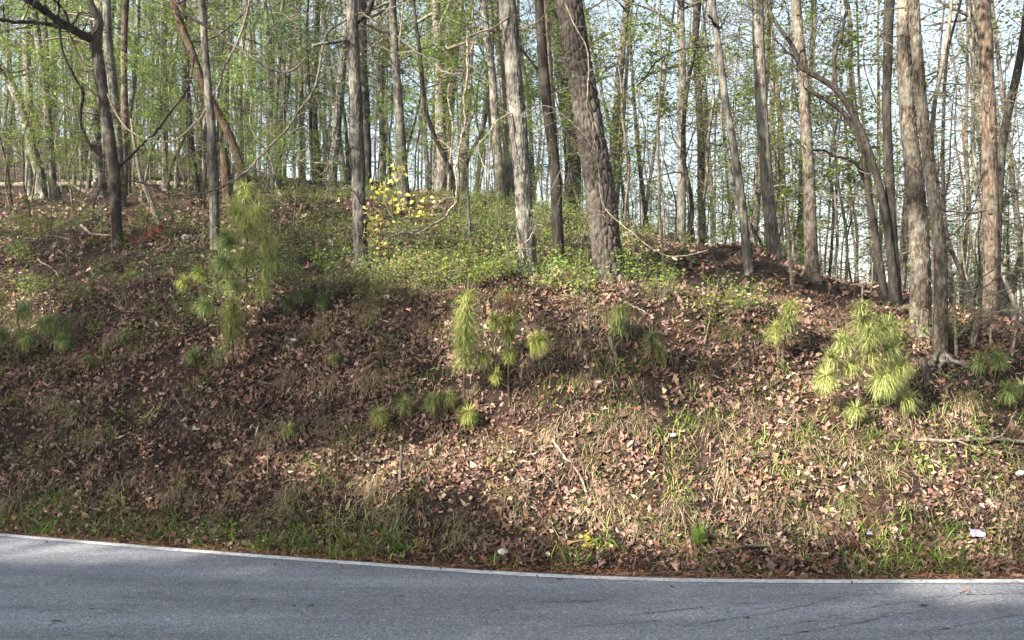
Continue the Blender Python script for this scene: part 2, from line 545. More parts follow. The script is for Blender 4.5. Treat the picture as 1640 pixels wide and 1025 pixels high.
def trunk(mb, P, R, sides=48, step=0.03, vis=6.5, cellw=0.035, cellh=0.14, depth=0.008, flare=0.45, seed=1, knots=(), hollow=None, sag=0.25):
    """P polyline bottom to top (world), R radii at the same points."""
    P = np.asarray(P, float); R = np.asarray(R, float)
    L = np.concatenate([[0], np.cumsum(np.linalg.norm(np.diff(P, axis=0), axis=1))])
    hs = [-0.0]; h = 0
    while h < L[-1]:
        h += step if h < vis else step * 6
        hs.append(min(h, L[-1]))
    hs = np.array(hs)
    fine = smooth(P, 400)
    Lf = np.concatenate([[0], np.cumsum(np.linalg.norm(np.diff(fine, axis=0), axis=1))])
    C = np.stack([np.interp(hs / L[-1], Lf / Lf[-1], fine[:, k]) for k in range(3)], 1)
    rr = np.interp(hs, L, R)
    C[:, 0] += 0.25 * rr * fbm(hs * 1.3, hs * 0 + seed * 3.1, seed, 2)
    C[:, 1] += 0.25 * rr * fbm(hs * 1.3, hs * 0 + seed * 7.7, seed + 4, 2)
    T, A, B = frames(C)
    th = np.arange(sides) * 2 * math.pi / sides
    TH, HH = np.meshgrid(th, hs)
    RR = rr[:, None] * (1 + 0.06 * fbm(TH * 0 + np.cos(TH) * 1.3 + 5, HH * 1.1 + np.sin(TH), seed + 2, 2))
    lob = 0.5 + 0.5 * np.cos(TH * (4 + seed % 3) + seed + 0.8 * np.sin(TH * 2 + seed))
    RR = RR * (1 + flare * np.exp(-HH / (rr[0] * 1.1)) * (0.45 + 0.9 * lob))
    na = max(6, int(round(2 * math.pi * rr[0] / cellw)))
    a = TH / (2 * math.pi) * na; b = HH / cellh
    b = b + 0.35 * fbm(a * 0.5, HH * 3, seed + 3, 2)
    w = worley(a, b, na, seed)
    RR = RR + depth * (np.clip(w / 0.35, 0, 1) ** 0.7 - 0.6)
    mat = np.zeros((len(hs) - 1, sides), int)
    for (kh, kth, ks, kd) in knots:
        dth = np.angle(np.exp(1j * (TH - kth))) * rr.mean()
        g = np.exp(-((HH - kh) ** 2 / (ks * 1.2) ** 2 + dth ** 2 / ks ** 2))
        RR = RR + kd * g * (1 - 1.5 * np.exp(-((HH - kh) ** 2 + dth ** 2) / (0.35 * ks) ** 2))
    if hollow:
        h0, h1, hth, hw, hd = hollow
        dth = np.angle(np.exp(1j * (TH - hth)))
        g = np.exp(-(dth / hw) ** 4) * np.exp(-((HH - (h0 + h1) / 2) / ((h1 - h0) / 2)) ** 4)
        RR = RR * (1 - hd * g) + 0.02 * np.exp(-((np.abs(dth) - hw * 1.15) / (0.3 * hw)) ** 2) * np.exp(-((HH - (h0 + h1) / 2) / ((h1 - h0) / 2)) ** 4)
        gm = (g[:-1] > 0.35)
        mat[gm] = 1
    V = C[:, None] + RR[..., None] * (np.cos(TH)[..., None] * A[:, None] + np.sin(TH)[..., None] * B[:, None])
    n = len(hs)
    i = np.arange(n - 1)[:, None] * sides; j = np.arange(sides)[None]; j2 = (j + 1) % sides
    quad = np.stack([i + j, i + j2, i + sides + j2, i + sides + j], -1).reshape(-1, 4)
    mb.add(V, quad=quad, mat=mat.ravel())
    for e in (0, -1):
        mb.add(np.vstack([C[e:][:1], V[e]]), tri=np.stack([np.zeros(sides, int), 1 + np.arange(sides), 1 + (np.arange(sides) + 1) % sides], -1), mat=0)
    return C, rr

def grow(p0, d0, L, n, r, gnarl=0.25, up=0.0):
    d0 = np.asarray(d0, float); d0 = d0 / math.sqrt(float(d0 @ d0) + 1e-12)
    D = d0 + np.cumsum(r.standard_normal((n, 3)) * (gnarl * np.array([1, 1, 0.8])) + np.array([0, 0, up]), 0)
    D = D / np.sqrt((D * D).sum(1, keepdims=True) + 1e-9)
    return np.concatenate([np.asarray(p0, float)[None], p0 + np.cumsum(D * (L / n), 0)])

def limb(mb, p0, d0, L, R, r, subs=4, twigs=3, leafn=0, lsize=0.06, lcol=(0.1, 0.16, 0.03), up=0.05, gnarl=0.22, sides=5, lmat=1, mat=0, lspread=0.12, flat=0.6):
    P = grow(p0, d0, L, 7, r, gnarl, up)
    Rr = np.linspace(R, R * 0.25, 8)
    tube(mb, smooth(P, 12), np.interp(np.linspace(0, 1, 12), np.linspace(0, 1, 8), Rr), sides, mat, cap=False)
    ends = []
    for k in range(subs):
        t = r.uniform(0.3, 1.0)
        i = min(int(t * 7), 6)
        q = P[i] + (P[i + 1] - P[i]) * (t * 7 - i)
        dd = nrm(P[i + 1] - P[i]) * 0.7 + rand_dir(1, r)[0] * 0.9
        l2 = L * r.uniform(0.25, 0.5) * (1.2 - 0.5 * t)
        P2 = grow(q, dd, l2, 5, r, gnarl * 1.2, up)
        r2 = max(Rr[i] * 0.5, 0.0025)
        tube(mb, P2, np.linspace(r2, r2 * 0.4, 6), 4, mat, cap=False)
        ends.append(P2)
        for j in range(twigs):
            a = r.integers(1, 6)
            P3 = grow(P2[a], nrm(P2[a] - P2[a - 1]) * 0.6 + rand_dir(1, r)[0] * 0.9, l2 * r.uniform(0.25, 0.6), 3, r, 0.25, up)
            tube(mb, P3, np.linspace(max(r2 * 0.45, 0.0018), 0.0012, 4), 3, mat, cap=False)
            ends.append(P3)
    if leafn:
        E = np.concatenate([e[1:] for e in ends]) if ends else P[2:]
        q = E[r.integers(0, len(E), leafn)] + r.normal(0, lspread, (leafn, 3)) * np.array([1, 1, 0.45])
        leaves(mb, q, lsize, lcol, r, lmat, flat=flat)
    return P

GREEN = np.array([0.125, 0.19, 0.035])
YGREEN = np.array([0.205, 0.235, 0.05])
DKGREEN = np.array([0.045, 0.085, 0.028])

# ------------------------------------------------------------------ the setting: ground, road, edge line
def axis(a, b, st, lo, hi, k):
    mid = np.arange(a, b, st)
    left = a - np.geomspace(st * 2, a - lo, k)[::-1]
    right = b + np.geomspace(st * 2, hi - b, k)
    return np.concatenate([left, mid, right])
gx = axis(-8.5, 8.5, 0.06, -700, 700, 45)
gy = np.concatenate([-np.geomspace(1, 700, 16)[::-1], np.arange(0, 5.8, 1.2), np.arange(5.9, 12.6, 0.048), np.arange(12.6, 30, 0.22), 30 + np.geomspace(0.4, 700, 36)])
GX, GY = np.meshgrid(gx, gy)
GZ = terr(GX.ravel(), GY.ravel()).reshape(GX.shape)
mb = MB()
ny, nx = GX.shape
i = np.arange(ny - 1)[:, None] * nx; j = np.arange(nx - 1)[None]
mb.add(np.stack([GX, GY, GZ], -1).reshape(-1, 3), quad=np.stack([i + j, i + j + 1, i + nx + j + 1, i + nx + j], -1).reshape(-1, 4))
tag(build(mb, 'ground', 'soil'), kind='structure')

mb = MB()
xs = np.arange(-55, 55.01, 0.22)
ss = np.concatenate([[-9.0, -6, -4, -3], np.arange(-2.5, 0.05, 0.1), [0.09, 0.105]])
V = []
for k, s_ in enumerate(ss):
    e = road_edge(xs)
    rag = 0.018 * fbm(xs * 6, xs * 0, 51, 3) if k >= len(ss) - 2 else 0
    z_ = np.zeros_like(xs) if k < len(ss) - 1 else np.full_like(xs, -0.06)
    V.append(np.stack([xs, e + s_ + rag, z_], -1))
V = np.array(V); n0, n1 = V.shape[:2]
i = np.arange(n0 - 1)[:, None] * n1; j = np.arange(n1 - 1)[None]
Q = np.stack([i + j, i + j + 1, i + n1 + j + 1, i + n1 + j], -1).reshape(-1, 4)
mb.add(V, quad=Q)
road = tag(build(mb, 'road', 'asphalt'), kind='structure')
mb = MB()
V = np.array([np.stack([xs, road_edge(xs) + a + 0.006 * fbm(xs * 9, xs * 0 + a * 99, 61, 2), np.full_like(xs, 0.004)], -1) for a in (-0.046, -0.015, 0.015, 0.044)])
i = np.arange(3)[:, None] * n1
mb.add(V, quad=np.stack([i + j, i + j + 1, i + n1 + j + 1, i + n1 + j], -1).reshape(-1, 4))
line = build(mb, 'edge_line', 'paint', parent=road)
rc = np.random.default_rng(17)
for pts in [[(1005, 986), (1080, 978), (1150, 970), (1215, 965)], [(1090, 1004), (1180, 990), (1260, 976), (1320, 962), (1345, 955)], [(1190, 1012), (1290, 996), (1370, 978), (1440, 966)], [(1250, 1018), (1330, 1006), (1400, 992), (1420, 984)], [(1360, 1002), (1440, 985), (1530, 970), (1570, 962)], [(1440, 1020), (1530, 1004), (1600, 990), (1650, 982)],
            [(830, 962), (900, 965), (960, 962)], [(1480, 958), (1560, 953), (1640, 950)], [(900, 1006), (990, 1000), (1060, 994)], [(60, 980), (140, 975), (210, 978)], [(560, 985), (620, 982), (700, 985)]]:
    P = np.array([[(a - 820) / F * (EYE * F / (b - HZ)), EYE * F / (b - HZ)] for a, b in pts])
    S = smooth(np.c_[P, np.full(len(P), 0.004)], 60)
    S[:, 1] += 0.012 * fbm(S[:, 0] * 14, S[:, 0] * 0 + pts[0][0], 5, 3); S[:, 0] += 0.012 * rc.standard_normal(60)
    wd = 0.0014 + 0.0045 * vnoise(np.arange(60) * 0.4, np.arange(60) * 0 + pts[0][1], 8) ** 2
    V = np.concatenate([S + np.c_[wd * 0, wd, wd * 0], S - np.c_[wd * 0, wd, wd * 0]])
    i = np.arange(59)
    mb = MB(); mb.add(V, quad=np.stack([i, 60 + i, 61 + i, 1 + i], -1))
    build(mb, 'road_crack', 'tar', parent=road)

# ------------------------------------------------------------------ nearer trees, one by one
def tree(name, label, cat, base, path, wid, bark, H=13.0, sides=32, cellw=0.03, cellh=0.14, depth=0.006, flare=0.45, seed=1,
         far=24, knots=(), hollow=None, crown=9, crownleaf=1100, lcol=GREEN, stubs=4, lean_y=0.0, group=None, step=0.05, hcap=None, sink=0.12):
    """base: foot pixel; path: further pixels up the trunk; wid: widths in px at all of them."""
    b = hit(*base, far=far)
    y = b[1]
    pts = [b - np.array([0, 0, sink])]
    for k, (px, py) in enumerate(path):
        q = at(px, py, y)
        q[1] += lean_y * (q[2] - b[2])
        pts.append(q)
    R = [w * y / F / 2 for w in wid]
    top = pts[-1]; d = nrm(pts[-1] - pts[-2])
    if top[2] < H and hcap is None:
        for k in range(1, 4):
            t = k / 3
            p = top + (d * (1 - 0.5 * t) + np.array([0, 0, 0.5 * t])) * (H - top[2]) * t
            pts.append(p); R.append(R[len(path)] * (1 - 0.75 * t))
    root = empty(name, b)
    tag(root, label, cat, group)
    mb = MB()
    C, rr = trunk(mb, pts, R, sides, step, max(2.5, 0.42 * y + 1.2), cellw, cellh, depth, flare, seed, knots, hollow)
    build(mb, 'trunk', [bark, 'heart'], root, b)
    r = np.random.default_rng(seed + 100)
    mb = MB()
    if hcap is None:
        for k in range(crown):
            f_ = r.uniform(0.5, 0.98)
            i = int(f_ * (len(C) - 1))
            # upper limbs, spread along real height
            hz = C[0, 2] + (C[-1, 2] - C[0, 2]) * r.uniform(0.45, 0.98)
            i = int(np.argmin(abs(C[:, 2] - hz)))
            az = r.uniform(0, 2 * math.pi)
            limb(mb, C[i], (math.cos(az), math.sin(az), r.uniform(0.1, 0.8)), r.uniform(1.4, 3.0), max(rr[i] * 0.4, 0.012), r, 4, 3, crownleaf // crown, 0.11, lcol, lspread=0.3)
    for k in range(stubs):
        hz = C[0, 2] + r.uniform(0.6, 0.42 * y)
        i = int(np.argmin(abs(C[:, 2] - hz)))
        az = r.uniform(0, 2 * math.pi)
        limb(mb, C[i], (math.cos(az), math.sin(az), r.uniform(-0.2, 0.5)), r.uniform(0.3, 1.3), r.uniform(0.004, 0.010), r, 3, 2, 8, 0.05, lcol, gnarl=0.3)
    if mb.v:
        build(mb, 'crown', ['twig', 'leaf'], root, b)
    return dict(root=root, b=b, C=C, rr=rr, y=y, r=r)

def bough(t, pts, w, dep=None, bark='twig', name='branch', twigs=10, tl=0.4, leafn=0, lcol=GREEN, lsize=0.06, seed=1, sides=7, label=None):
    """a limb traced through photo pixels; dep: depth offset at its two ends."""
    dep = dep or (0, 0)
    P = np.array([at(px, py, t['y'] + dep[0] + (dep[1] - dep[0]) * k / max(1, len(pts) - 1)) for k, (px, py) in enumerate(pts)])
    r = np.random.default_rng(seed)
    n = len(pts) * 7
    S = smooth(P, n)
    if bark.startswith('twig'): w = (w[0] * 0.78, w[1] * 0.72)
    S += np.cumsum(r.normal(0, 0.0075, S.shape), 0) * np.sin(np.linspace(0, math.pi, n))[:, None]
    Rr = np.linspace(w[0], w[1], n) * t['y'] / F / 2
    mb = MB()
    tube(mb, S, Rr * (1 + 0.12 * r.standard_normal(n)), sides, 0)
    b = build(mb, name, [bark], t['root'], t['b'])
    if label: b['label'] = label
    mt = MB()
    twigs = int(twigs * 1.5)
    for k in range(twigs):
        i = r.integers(2, n - 1)
        d = nrm(S[i] - S[i - 1]) * 0.7 + rand_dir(1, r)[0] * 0.9
        limb(mt, S[i], d, tl * r.uniform(0.4, 1.3), max(Rr[i] * 0.4, 0.002), r, 3, 2, leafn // max(1, twigs), lsize, lcol, 0.02, 0.3, 4, lspread=0.05)
    if mt.v:
        tag(build(mt, 'twigs', [bark, 'leaf'], b, t['b']), kind='stuff')
    return S

T = {}
T['pine'] = tree('pine_tree', 'massive leaning pine with thick plated bark at the middle of the crest', 'tree', (978, 450), [(963, 300), (938, 170), (912, 0), (900, -90)], [46, 45, 41, 38, 36],
     'bark_pine', H=14, sides=124, cellw=0.055, cellh=0.15, depth=0.030, flare=0.38, seed=3, step=0.017, stubs=2, lcol=DKGREEN)
T['oak'] = tree('oak_tree', 'straight grey oak standing alone left of the middle, green shrubs behind it', 'tree', (580, 432), [(575, 300), (570, 170), (564, 0), (560, -90)], [23, 20.5, 19, 17, 16], 'bark_grey', seed=4, sides=56, step=0.025, cellw=0.030, cellh=0.13, depth=0.014, stubs=3)
T['oak2'] = tree('oak_tree', 'grey oak with pale furrowed bark just left of the plated pine', 'tree', (848, 440), [(836, 300), (828, 170), (812, 0), (806, -90)], [28, 27, 26, 25, 24], 'bark_grey', seed=5, sides=60, step=0.025, cellw=0.030, cellh=0.14, depth=0.015, stubs=3)
T['dark'] = tree('blackgum_tree', 'dark narrow wavy trunk between the pale oak and the plated pine', 'tree', (897, 428), [(890, 300), (876, 170), (868, 60), (864, 0), (860, -90)], [18, 17, 15.5, 15, 14, 13], 'bark_dark', seed=6, sides=48, cellw=0.02, cellh=0.06, depth=0.006)
T['behind'] = tree('pine_tree', 'dark trunk leaning half hidden behind the plated pine', 'tree', (914, 345), [(918, 260), (910, 150), (884, 20), (876, -60)], [30, 26, 20, 15, 13], 'bark_dark', seed=7, cellw=0.05, cellh=0.1, depth=0.012)
T['c635'] = tree('oak_tree', 'slim dark trunk just right of the lone grey oak', 'tree', (648, 330), [(643, 260), (637, 150), (629, 0), (626, -60)], [18, 16, 13, 11.5, 11], 'bark_grey', seed=8, stubs=3)
T['g705'] = tree('poplar_tree', 'pale straight trunk rising behind the yellow leaved bough', 'tree', (706, 305), [(707, 240), (704, 120), (697, 0), (694, -60)], [18, 17, 15, 14, 13], 'bark_pale', seed=9, far=22)
T['h790'] = tree('poplar_tree', 'grey trunk just left of the furrowed pale oak, set farther back', 'tree', (802, 330), [(797, 240), (788, 120), (774, 0), (768, -60)], [16, 14, 12, 9, 8], 'bark_pale', seed=10, far=22)
T['w815'] = tree('poplar_tree', 'wide pale trunk overlapping the left edge of the furrowed oak at the top', 'tree', (818, 325), [(816, 200), (810, 100), (806, 0), (804, -60)], [20, 19, 18, 17, 16], 'bark_pale', seed=11, far=23)
T['j1092'] = tree('poplar_tree', 'straight slender trunk standing on the crest right of the plated pine', 'tree', (1092, 378), [(1092, 300), (1092, 150), (1091, 0), (1091, -60)], [15, 13.5, 13, 11, 10], 'bark_pale', seed=12, far=19)
T['k1165'] = tree('maple_tree', 'brown trunk leaning left on the crest with a forked stub high up', 'tree', (1200, 438), [(1185, 300), (1164, 170), (1148, 60), (1140, 0), (1132, -60)], [14, 13, 11, 11, 11, 10], 'bark_grey', seed=13, lcol=GREEN)
T['l1240'] = tree('oak_tree', 'grey double looking trunk on the crest beside the leaning brown one', 'tree', (1242, 412), [(1232, 330), (1222, 200), (1216, 100), (1212, 0), (1210, -60)], [22, 19, 18, 18, 17, 16], 'bark_pale', seed=14, far=17)
T['m1300'] = tree('oak_tree', 'grey oak with dark root flare on the leaf covered slope', 'tree', (1301, 450), [(1297, 330), (1289, 170), (1282, 80), (1275, 0), (1272, -60)], [23, 19, 16, 16, 15, 14], 'bark_oak', seed=15, sides=52, stubs=5)
T['o1425'] = tree('oak_tree', 'straight dark trunk rising just left of the big twin tree', 'tree', (1436, 492), [(1430, 400), (1425, 300), (1420, 150), (1424, 0), (1426, -60)], [22, 17, 14, 13, 16, 15], 'bark_dark', seed=16)
T['p1470'] = tree('oak_tree', 'big pale oak with knots, left stem of the pair at the bank edge', 'tree', (1475, 538), [(1473, 430), (1464, 300), (1455, 200), (1448, 100), (1446, 0), (1445, -90)], [32, 30, 27, 24, 20, 17, 16], 'bark_oak', seed=17, sides=76, step=0.02, cellw=0.028, cellh=0.10, depth=0.012, flare=0.18,
     knots=((2.85, 4.6, 0.07, 0.05), (1.75, 4.4, 0.06, 0.035)), stubs=2)
T['q1505'] = tree('oak_tree', 'hollow based oak, right stem of the pair, with a split reddish cavity', 'tree', (1505, 574), [(1507, 520), (1508, 430), (1498, 330), (1480, 200), (1471, 100), (1463, 0), (1460, -90)], [20, 20, 19, 17, 16, 16, 17, 16], 'bark_oak', seed=18, sides=72, step=0.018, cellw=0.028, cellh=0.11, depth=0.012, flare=0.5,
     hollow=(0.12, 0.62, 4.9, 0.5, 0.62), stubs=3)
T['s1590'] = tree('pine_tree', 'reddish brown pine trunk with peeling bark near the right edge', 'tree', (1588, 492), [(1588, 400), (1586, 300), (1582, 100), (1575, 0), (1572, -60)], [26, 23, 24, 20, 20, 19], 'bark_red', seed=19, sides=56, cellw=0.045, cellh=0.16, depth=0.010, far=13)
T['t1610'] = tree('oak_tree', 'dark trunk leaning right out of the frame behind the reddish pine', 'tree', (1592, 470), [(1600, 300), (1610, 205), (1628, 120), (1642, 40), (1650, -40)], [14, 13, 12, 12, 11, 10], 'bark_dark', seed=20, far=14)
T['u183'] = tree('oak_tree', 'dark crooked oak at left with a long bough reaching up left', 'tree', (187, 392), [(186, 300), (173, 200), (161, 130), (152, 65), (158, 35), (143, 0), (136, -60)], [17, 17, 18, 18, 17, 13, 11, 10], 'bark_brown', seed=21, sides=52, depth=0.007, crown=10)
T['u2'] = tree('oak_tree', 'straight grey trunk directly behind the crooked dark oak', 'tree', (193, 330), [(188, 240), (178, 120), (172, 30), (170, -40)], [17, 16, 15, 13, 12], 'bark_grey', seed=22)
T['v40'] = tree('oak_tree', 'grey trunk leaning left near the left edge', 'tree', (68, 315), [(60, 270), (44, 205), (22, 145), (2, 110), (-16, 70), (-30, 0)], [17, 16, 14, 13, 12, 11, 10], 'bark_grey', seed=23, far=27)
T['w45'] = tree('poplar_tree', 'pale grey slim trunk at far left behind the leaning one', 'tree', (48, 270), [(47, 200), (44, 120), (42, 0), (41, -60)], [12, 12, 12, 11, 10], 'bark_pale', seed=24, far=28)
T['x75'] = tree('maple_tree', 'thin dark straight sapling left of the crooked oak', 'tree', (82, 318), [(80, 250), (76, 120), (72, 0), (71, -40)], [7, 7, 6, 5, 5], 'bark_dark', seed=25, H=9, crown=8)
T['y340'] = tree('beech_tree', 'smooth pale grey trunk with lichen beside the leaning red snag', 'tree', (346, 398), [(342, 300), (338, 200), (330, 100), (323, 0), (320, -60)], [16, 15, 13.5, 11, 10, 9], 'bark_pale', seed=26, sides=52, depth=0.003, stubs=5)
T['z390'] = tree('dead_pine', 'reddish brown dead pine leaning steeply left across the left woods', 'tree', (408, 330), [(393, 290), (372, 226), (352, 186), (325, 133), (309, 86), (290, 40), (275, -5), (266, -40)], [13, 12.5, 12, 12, 11.5, 11, 11, 10, 9], 'bark_deadpine', seed=27, cellw=0.05, cellh=0.12, depth=0.012, crown=2, crownleaf=0, H=12)
T['aa'] = tree('tree_snag', 'short broken brown snag behind the foot of the leaning red pine', 'snag', (366, 322), [(363, 290), (361, 262), (359, 238)], [17, 16, 14, 10], 'bark_deadpine', seed=28, hcap=1, stubs=0)
T['ab'] = tree('poplar_tree', 'slim grey trunk between the crooked oak and the leaning pine', 'tree', (264, 265), [(264, 200), (263, 100), (262, 0), (262, -40)], [10, 9, 8.5, 8, 7], 'bark_grey', seed=29, far=27)
T['ad'] = tree('maple_tree', 'thin dark trunk slanting just left of the leaning red pine', 'tree', (318, 318), [(312, 280), (303, 190), (297, 90), (294, 0), (293, -40)], [11, 10, 9, 8, 7, 6], 'bark_dark', seed=30)
T['ac'] = tree('leaning_sapling', 'thin bare grey stem leaning left beside the rust coloured dead branch', 'sapling', (258, 358), [(240, 318), (226, 285), (215, 228), (210, 190)], [9, 8, 7, 5, 3], 'twig', seed=31, hcap=1, stubs=3)
T['ae'] = tree('maple_tree', 'slender brown trunk left of the dark green evergreen', 'tree', (486, 296), [(483, 200), (481, 100), (478, 0), (477, -40)], [10, 8, 8, 7, 6], 'bark_red', seed=32, far=20)
T['ae2'] = tree('maple_tree', 'slender grey trunk above the soft green pine sapling', 'tree', (437, 306), [(436, 200), (432, 100), (424, 0), (421, -40)], [9, 8, 7, 6, 6], 'bark_grey', seed=33, far=20)
T['af'] = tree('pine_tree', 'dark trunk hidden close behind the lone grey oak', 'tree', (588, 305), [(586, 200), (582, 100), (580, 0), (579, -40)], [16, 14, 13, 12, 11], 'bark_dark', seed=34, far=20)
T['ag'] = tree('poplar_tree', 'pale thin trunk between the lone oak and the slim dark trunk', 'tree', (613, 300), [(612, 200), (609, 100), (607, 0), (606, -40)], [11, 10, 10, 9, 9], 'bark_pale', seed=35, far=24)

# the sinuous two stemmed dogwood
t = T['n1'] = tree('dogwood_tree', 'sinuous dark dogwood stem, left of two crossing stems by the twin tree', 'tree', (1420, 487), [(1404, 390), (1390, 310), (1377, 230), (1358, 190), (1335, 168), (1308, 152), (1290, 142)], [13, 11, 9.5, 9, 8, 7, 6, 4], 'bark_dark', seed=40, hcap=1, stubs=3, sides=32)
bough(t, [(1385, 290), (1365, 258), (1340, 247), (1318, 238), (1300, 240)], (6, 2.5), (0, -0.3), 'bark_dark', twigs=6, leafn=40, seed=41)
t = T['n2'] = tree('dogwood_tree', 'sinuous dark dogwood stem, right of two crossing stems, arching far left', 'tree', (1438, 494), [(1424, 390), (1410, 310), (1388, 232), (1366, 182), (1338, 142), (1300, 118), (1281, 105), (1270, 75), (1245, 40), (1228, 5), (1222, -20)], [14, 12, 11, 10, 9, 8.5, 8, 7, 6, 5, 4, 3], 'bark_dark', seed=42, hcap=1, stubs=4, sides=32)
bough(t, [(1338, 142), (1337, 95), (1344, 55), (1350, 15), (1352, -30)], (7, 5), (0, 0.1), 'bark_dark', twigs=7, leafn=60, seed=43)
bough(t, [(1281, 105), (1262, 85), (1240, 62), (1232, 40)], (4, 2), (0, -0.2), 'bark_dark', twigs=5, leafn=40, seed=44)
t = T['r1495'] = tree('maple_sapling', 'thin pale sapling stem climbing beside the hollow based oak', 'sapling', (1500, 560), [(1496, 430), (1494, 320), (1492, 220), (1498, 160), (1508, 110), (1520, 40), (1526, -20)], [6, 6, 6.5, 6.5, 6, 5, 5, 4], 'twig_pale', seed=45, hcap=1, stubs=8, sides=24)
bough(t, [(1505, 133), (1550, 134), (1580, 142), (1610, 155), (1640, 168)], (4, 2), (0, -0.6), 'twig_pale', twigs=12, tl=0.35, seed=46)
bough(t, [(1495, 190), (1530, 192), (1560, 190), (1600, 205)], (3, 1.5), (0, -0.4), 'twig_pale', twigs=10, tl=0.35, seed=47)

# boughs of the crooked oak and the lone oak, hanging in front of the woods
t = T['u183']
bough(t, [(152, 66), (128, 52), (100, 33), (75, 15), (50, 0), (25, -18)], (14, 10), (0, -0.8), 'bark_dark', twigs=8, tl=0.6, leafn=50, seed=50)
bough(t, [(148, 62), (112, 46), (60, 34), (20, 31), (-20, 28)], (8, 5), (0, -0.6), 'bark_dark', twigs=10, tl=0.5, leafn=40, seed=51)
bough(t, [(172, 150), (186, 182), (210, 214), (246, 232), (286, 231), (318, 207), (336, 170), (350, 148), (360, 110), (378, 70), (392, 30), (402, -10)], (4, 4), (-0.1, -1.0), 'twig_pale', twigs=8, tl=0.3, leafn=24, lcol=YGREEN, seed=52)
bough(t, [(192, 266), (240, 220), (268, 188), (296, 152), (306, 120), (311, 90)], (5, 2.5), (0, -0.4), 'bark_dark', twigs=7, tl=0.4, leafn=40, seed=53)
bough(t, [(178, 255), (150, 240), (135, 215), (131, 185), (136, 150), (118, 120), (100, 70), (94, 0)], (6, 3), (0, -0.5), 'bark_dark', twigs=9, tl=0.4, leafn=30, seed=54)
bough(t, [(170, 185), (140, 182), (95, 172), (60, 140), (20, 90), (-10, 70)], (4, 2), (0, -0.5), 'twig', twigs=9, tl=0.4, leafn=30, seed=55)
bough(t, [(150, 125), (118, 80), (100, 40), (92, 0)], (5, 3), (0, 0.3), 'twig', twigs=6, tl=0.4, leafn=20, seed=56)
bough(t, [(185, 340), (165, 345), (140, 352), (118, 362)], (4, 2), (0, -0.5), 'twig', twigs=7, tl=0.3, seed=57)
t = T['oak']
bough(t, [(562, 26), (526, 52), (516, 75), (508, 112), (499, 153), (466, 195), (410, 262), (366, 299), (330, 312), (272, 317), (244, 300), (205, 288)], (5, 4), (0, -0.9), 'twig', twigs=12, tl=0.4, leafn=20, seed=60)
bough(t, [(565, 66), (535, 70), (500, 74)], (7, 4), (0, -0.3), 'bark_grey', twigs=3, tl=0.3, seed=61)
bough(t, [(490, 92), (470, 113), (443, 117), (410, 101), (352, 60), (312, 37), (282, 8), (262, -20)], (3, 6), (-0.9, -1.6), 'twig', twigs=10, tl=0.5, leafn=24, seed=62)
bough(t, [(566, 40), (580, 25), (590, 8), (594, -20)], (9, 6), (0, -0.2), 'bark_dark', twigs=3, seed=63)
bough(t, [(583, 24), (618, 42), (650, 74), (690, 108), (712, 124), (750, 126), (790, 138)], (4.5, 1.8), (-0.1, -0.6), 'twig', twigs=10, tl=0.35, leafn=30, seed=64)
t = T['oak2']
bough(t, [(814, 28), (790, 45), (768, 52), (750, 62), (752, 90), (748, 150), (746, 190), (737, 230), (729, 270), (731, 305), (727, 330), (712, 348), (690, 362), (660, 372), (640, 374)], (4, 5), (-0.1, -1.2), 'twig_pale', twigs=10, tl=0.3, seed=65, leafn=26, lcol=YGREEN)
bough(t, [(640, 374), (600, 388), (566, 401), (540, 399), (526, 388)], (3, 1.5), (-1.2, -1.4), 'twig_pale', twigs=6, tl=0.2, seed=66)
S = bough(t, [(690, 362), (664, 372), (640, 355), (625, 335), (615, 310), (618, 285)], (2, 1), (-1.15, -1.3), 'twig_pale', twigs=3, tl=0.15, seed=67)
bough(t, [(829, 50), (860, 30), (880, 5)], (4, 3), (0, -0.3), 'twig', twigs=5, seed=68)
bough(t, [(830, 180), (812, 185), (795, 200), (780, 225), (765, 245), (775, 270), (782, 290)], (3, 1.5), (0, -0.8), 'twig_pale', twigs=8, tl=0.25, seed=69)
# yellow young leaves at the end of that bough
mb = MB(); r = np.random.default_rng(70)
for (px, py, n) in [(632, 275, 9), (645, 270, 7), (612, 300, 10), (628, 322, 14), (640, 330, 10), (600, 345, 8), (586, 343, 6), (592, 366, 10), (598, 380, 9), (606, 392, 5), (672, 330, 9), (690, 320, 9), (664, 336, 8), (676, 355, 6), (618, 310, 10)]:
    c = at(px, py, t['y'] - 1.25)
    n = int(n * 1.5); P = c + r.normal(0, 0.05, (n, 3))
    D = rand_dir(n, r); D[:, 2] = -abs(D[:, 2]) * 0.8
    stamp(mb, LEAF6[0], LEAF6[1], P, D, rand_dir(n, r), r.uniform(0.036, 0.062, n), 0, jit(np.array([0.35, 0.305, 0.08]), n, 0.3, r))
yl = build(mb, 'young_leaves', ['leaf'], t['root'], t['b'])
yl['label'] = 'cluster of yellow young leaves at the bough tip'
t = T['pine']
bough(t, [(905, 5), (920, 40), (938, 75), (945, 115), (942, 160), (950, 200), (962, 240), (966, 280), (972, 320), (990, 345), (1020, 375), (1060, 405), (1095, 410), (1135, 400)], (3.2, 1.4), (-0.55, -0.8), 'twig_pale', name='climbing_vine', twigs=14, tl=0.3, leafn=20, lcol=YGREEN, seed=71, label='pale dead vine climbing down the front of the pine')
bough(t, [(960, 250), (935, 215), (905, 185), (880, 170), (850, 185), (835, 188)], (2, 1), (-0.6, -0.9), 'twig_pale', name='climbing_vine', twigs=6, tl=0.25, seed=72)
bough(t, [(955, 210), (945, 270), (962, 300), (955, 330), (950, 350)], (2, 1), (-0.6, -0.7), 'twig_pale', name='climbing_vine', twigs=5, tl=0.2, seed=73)
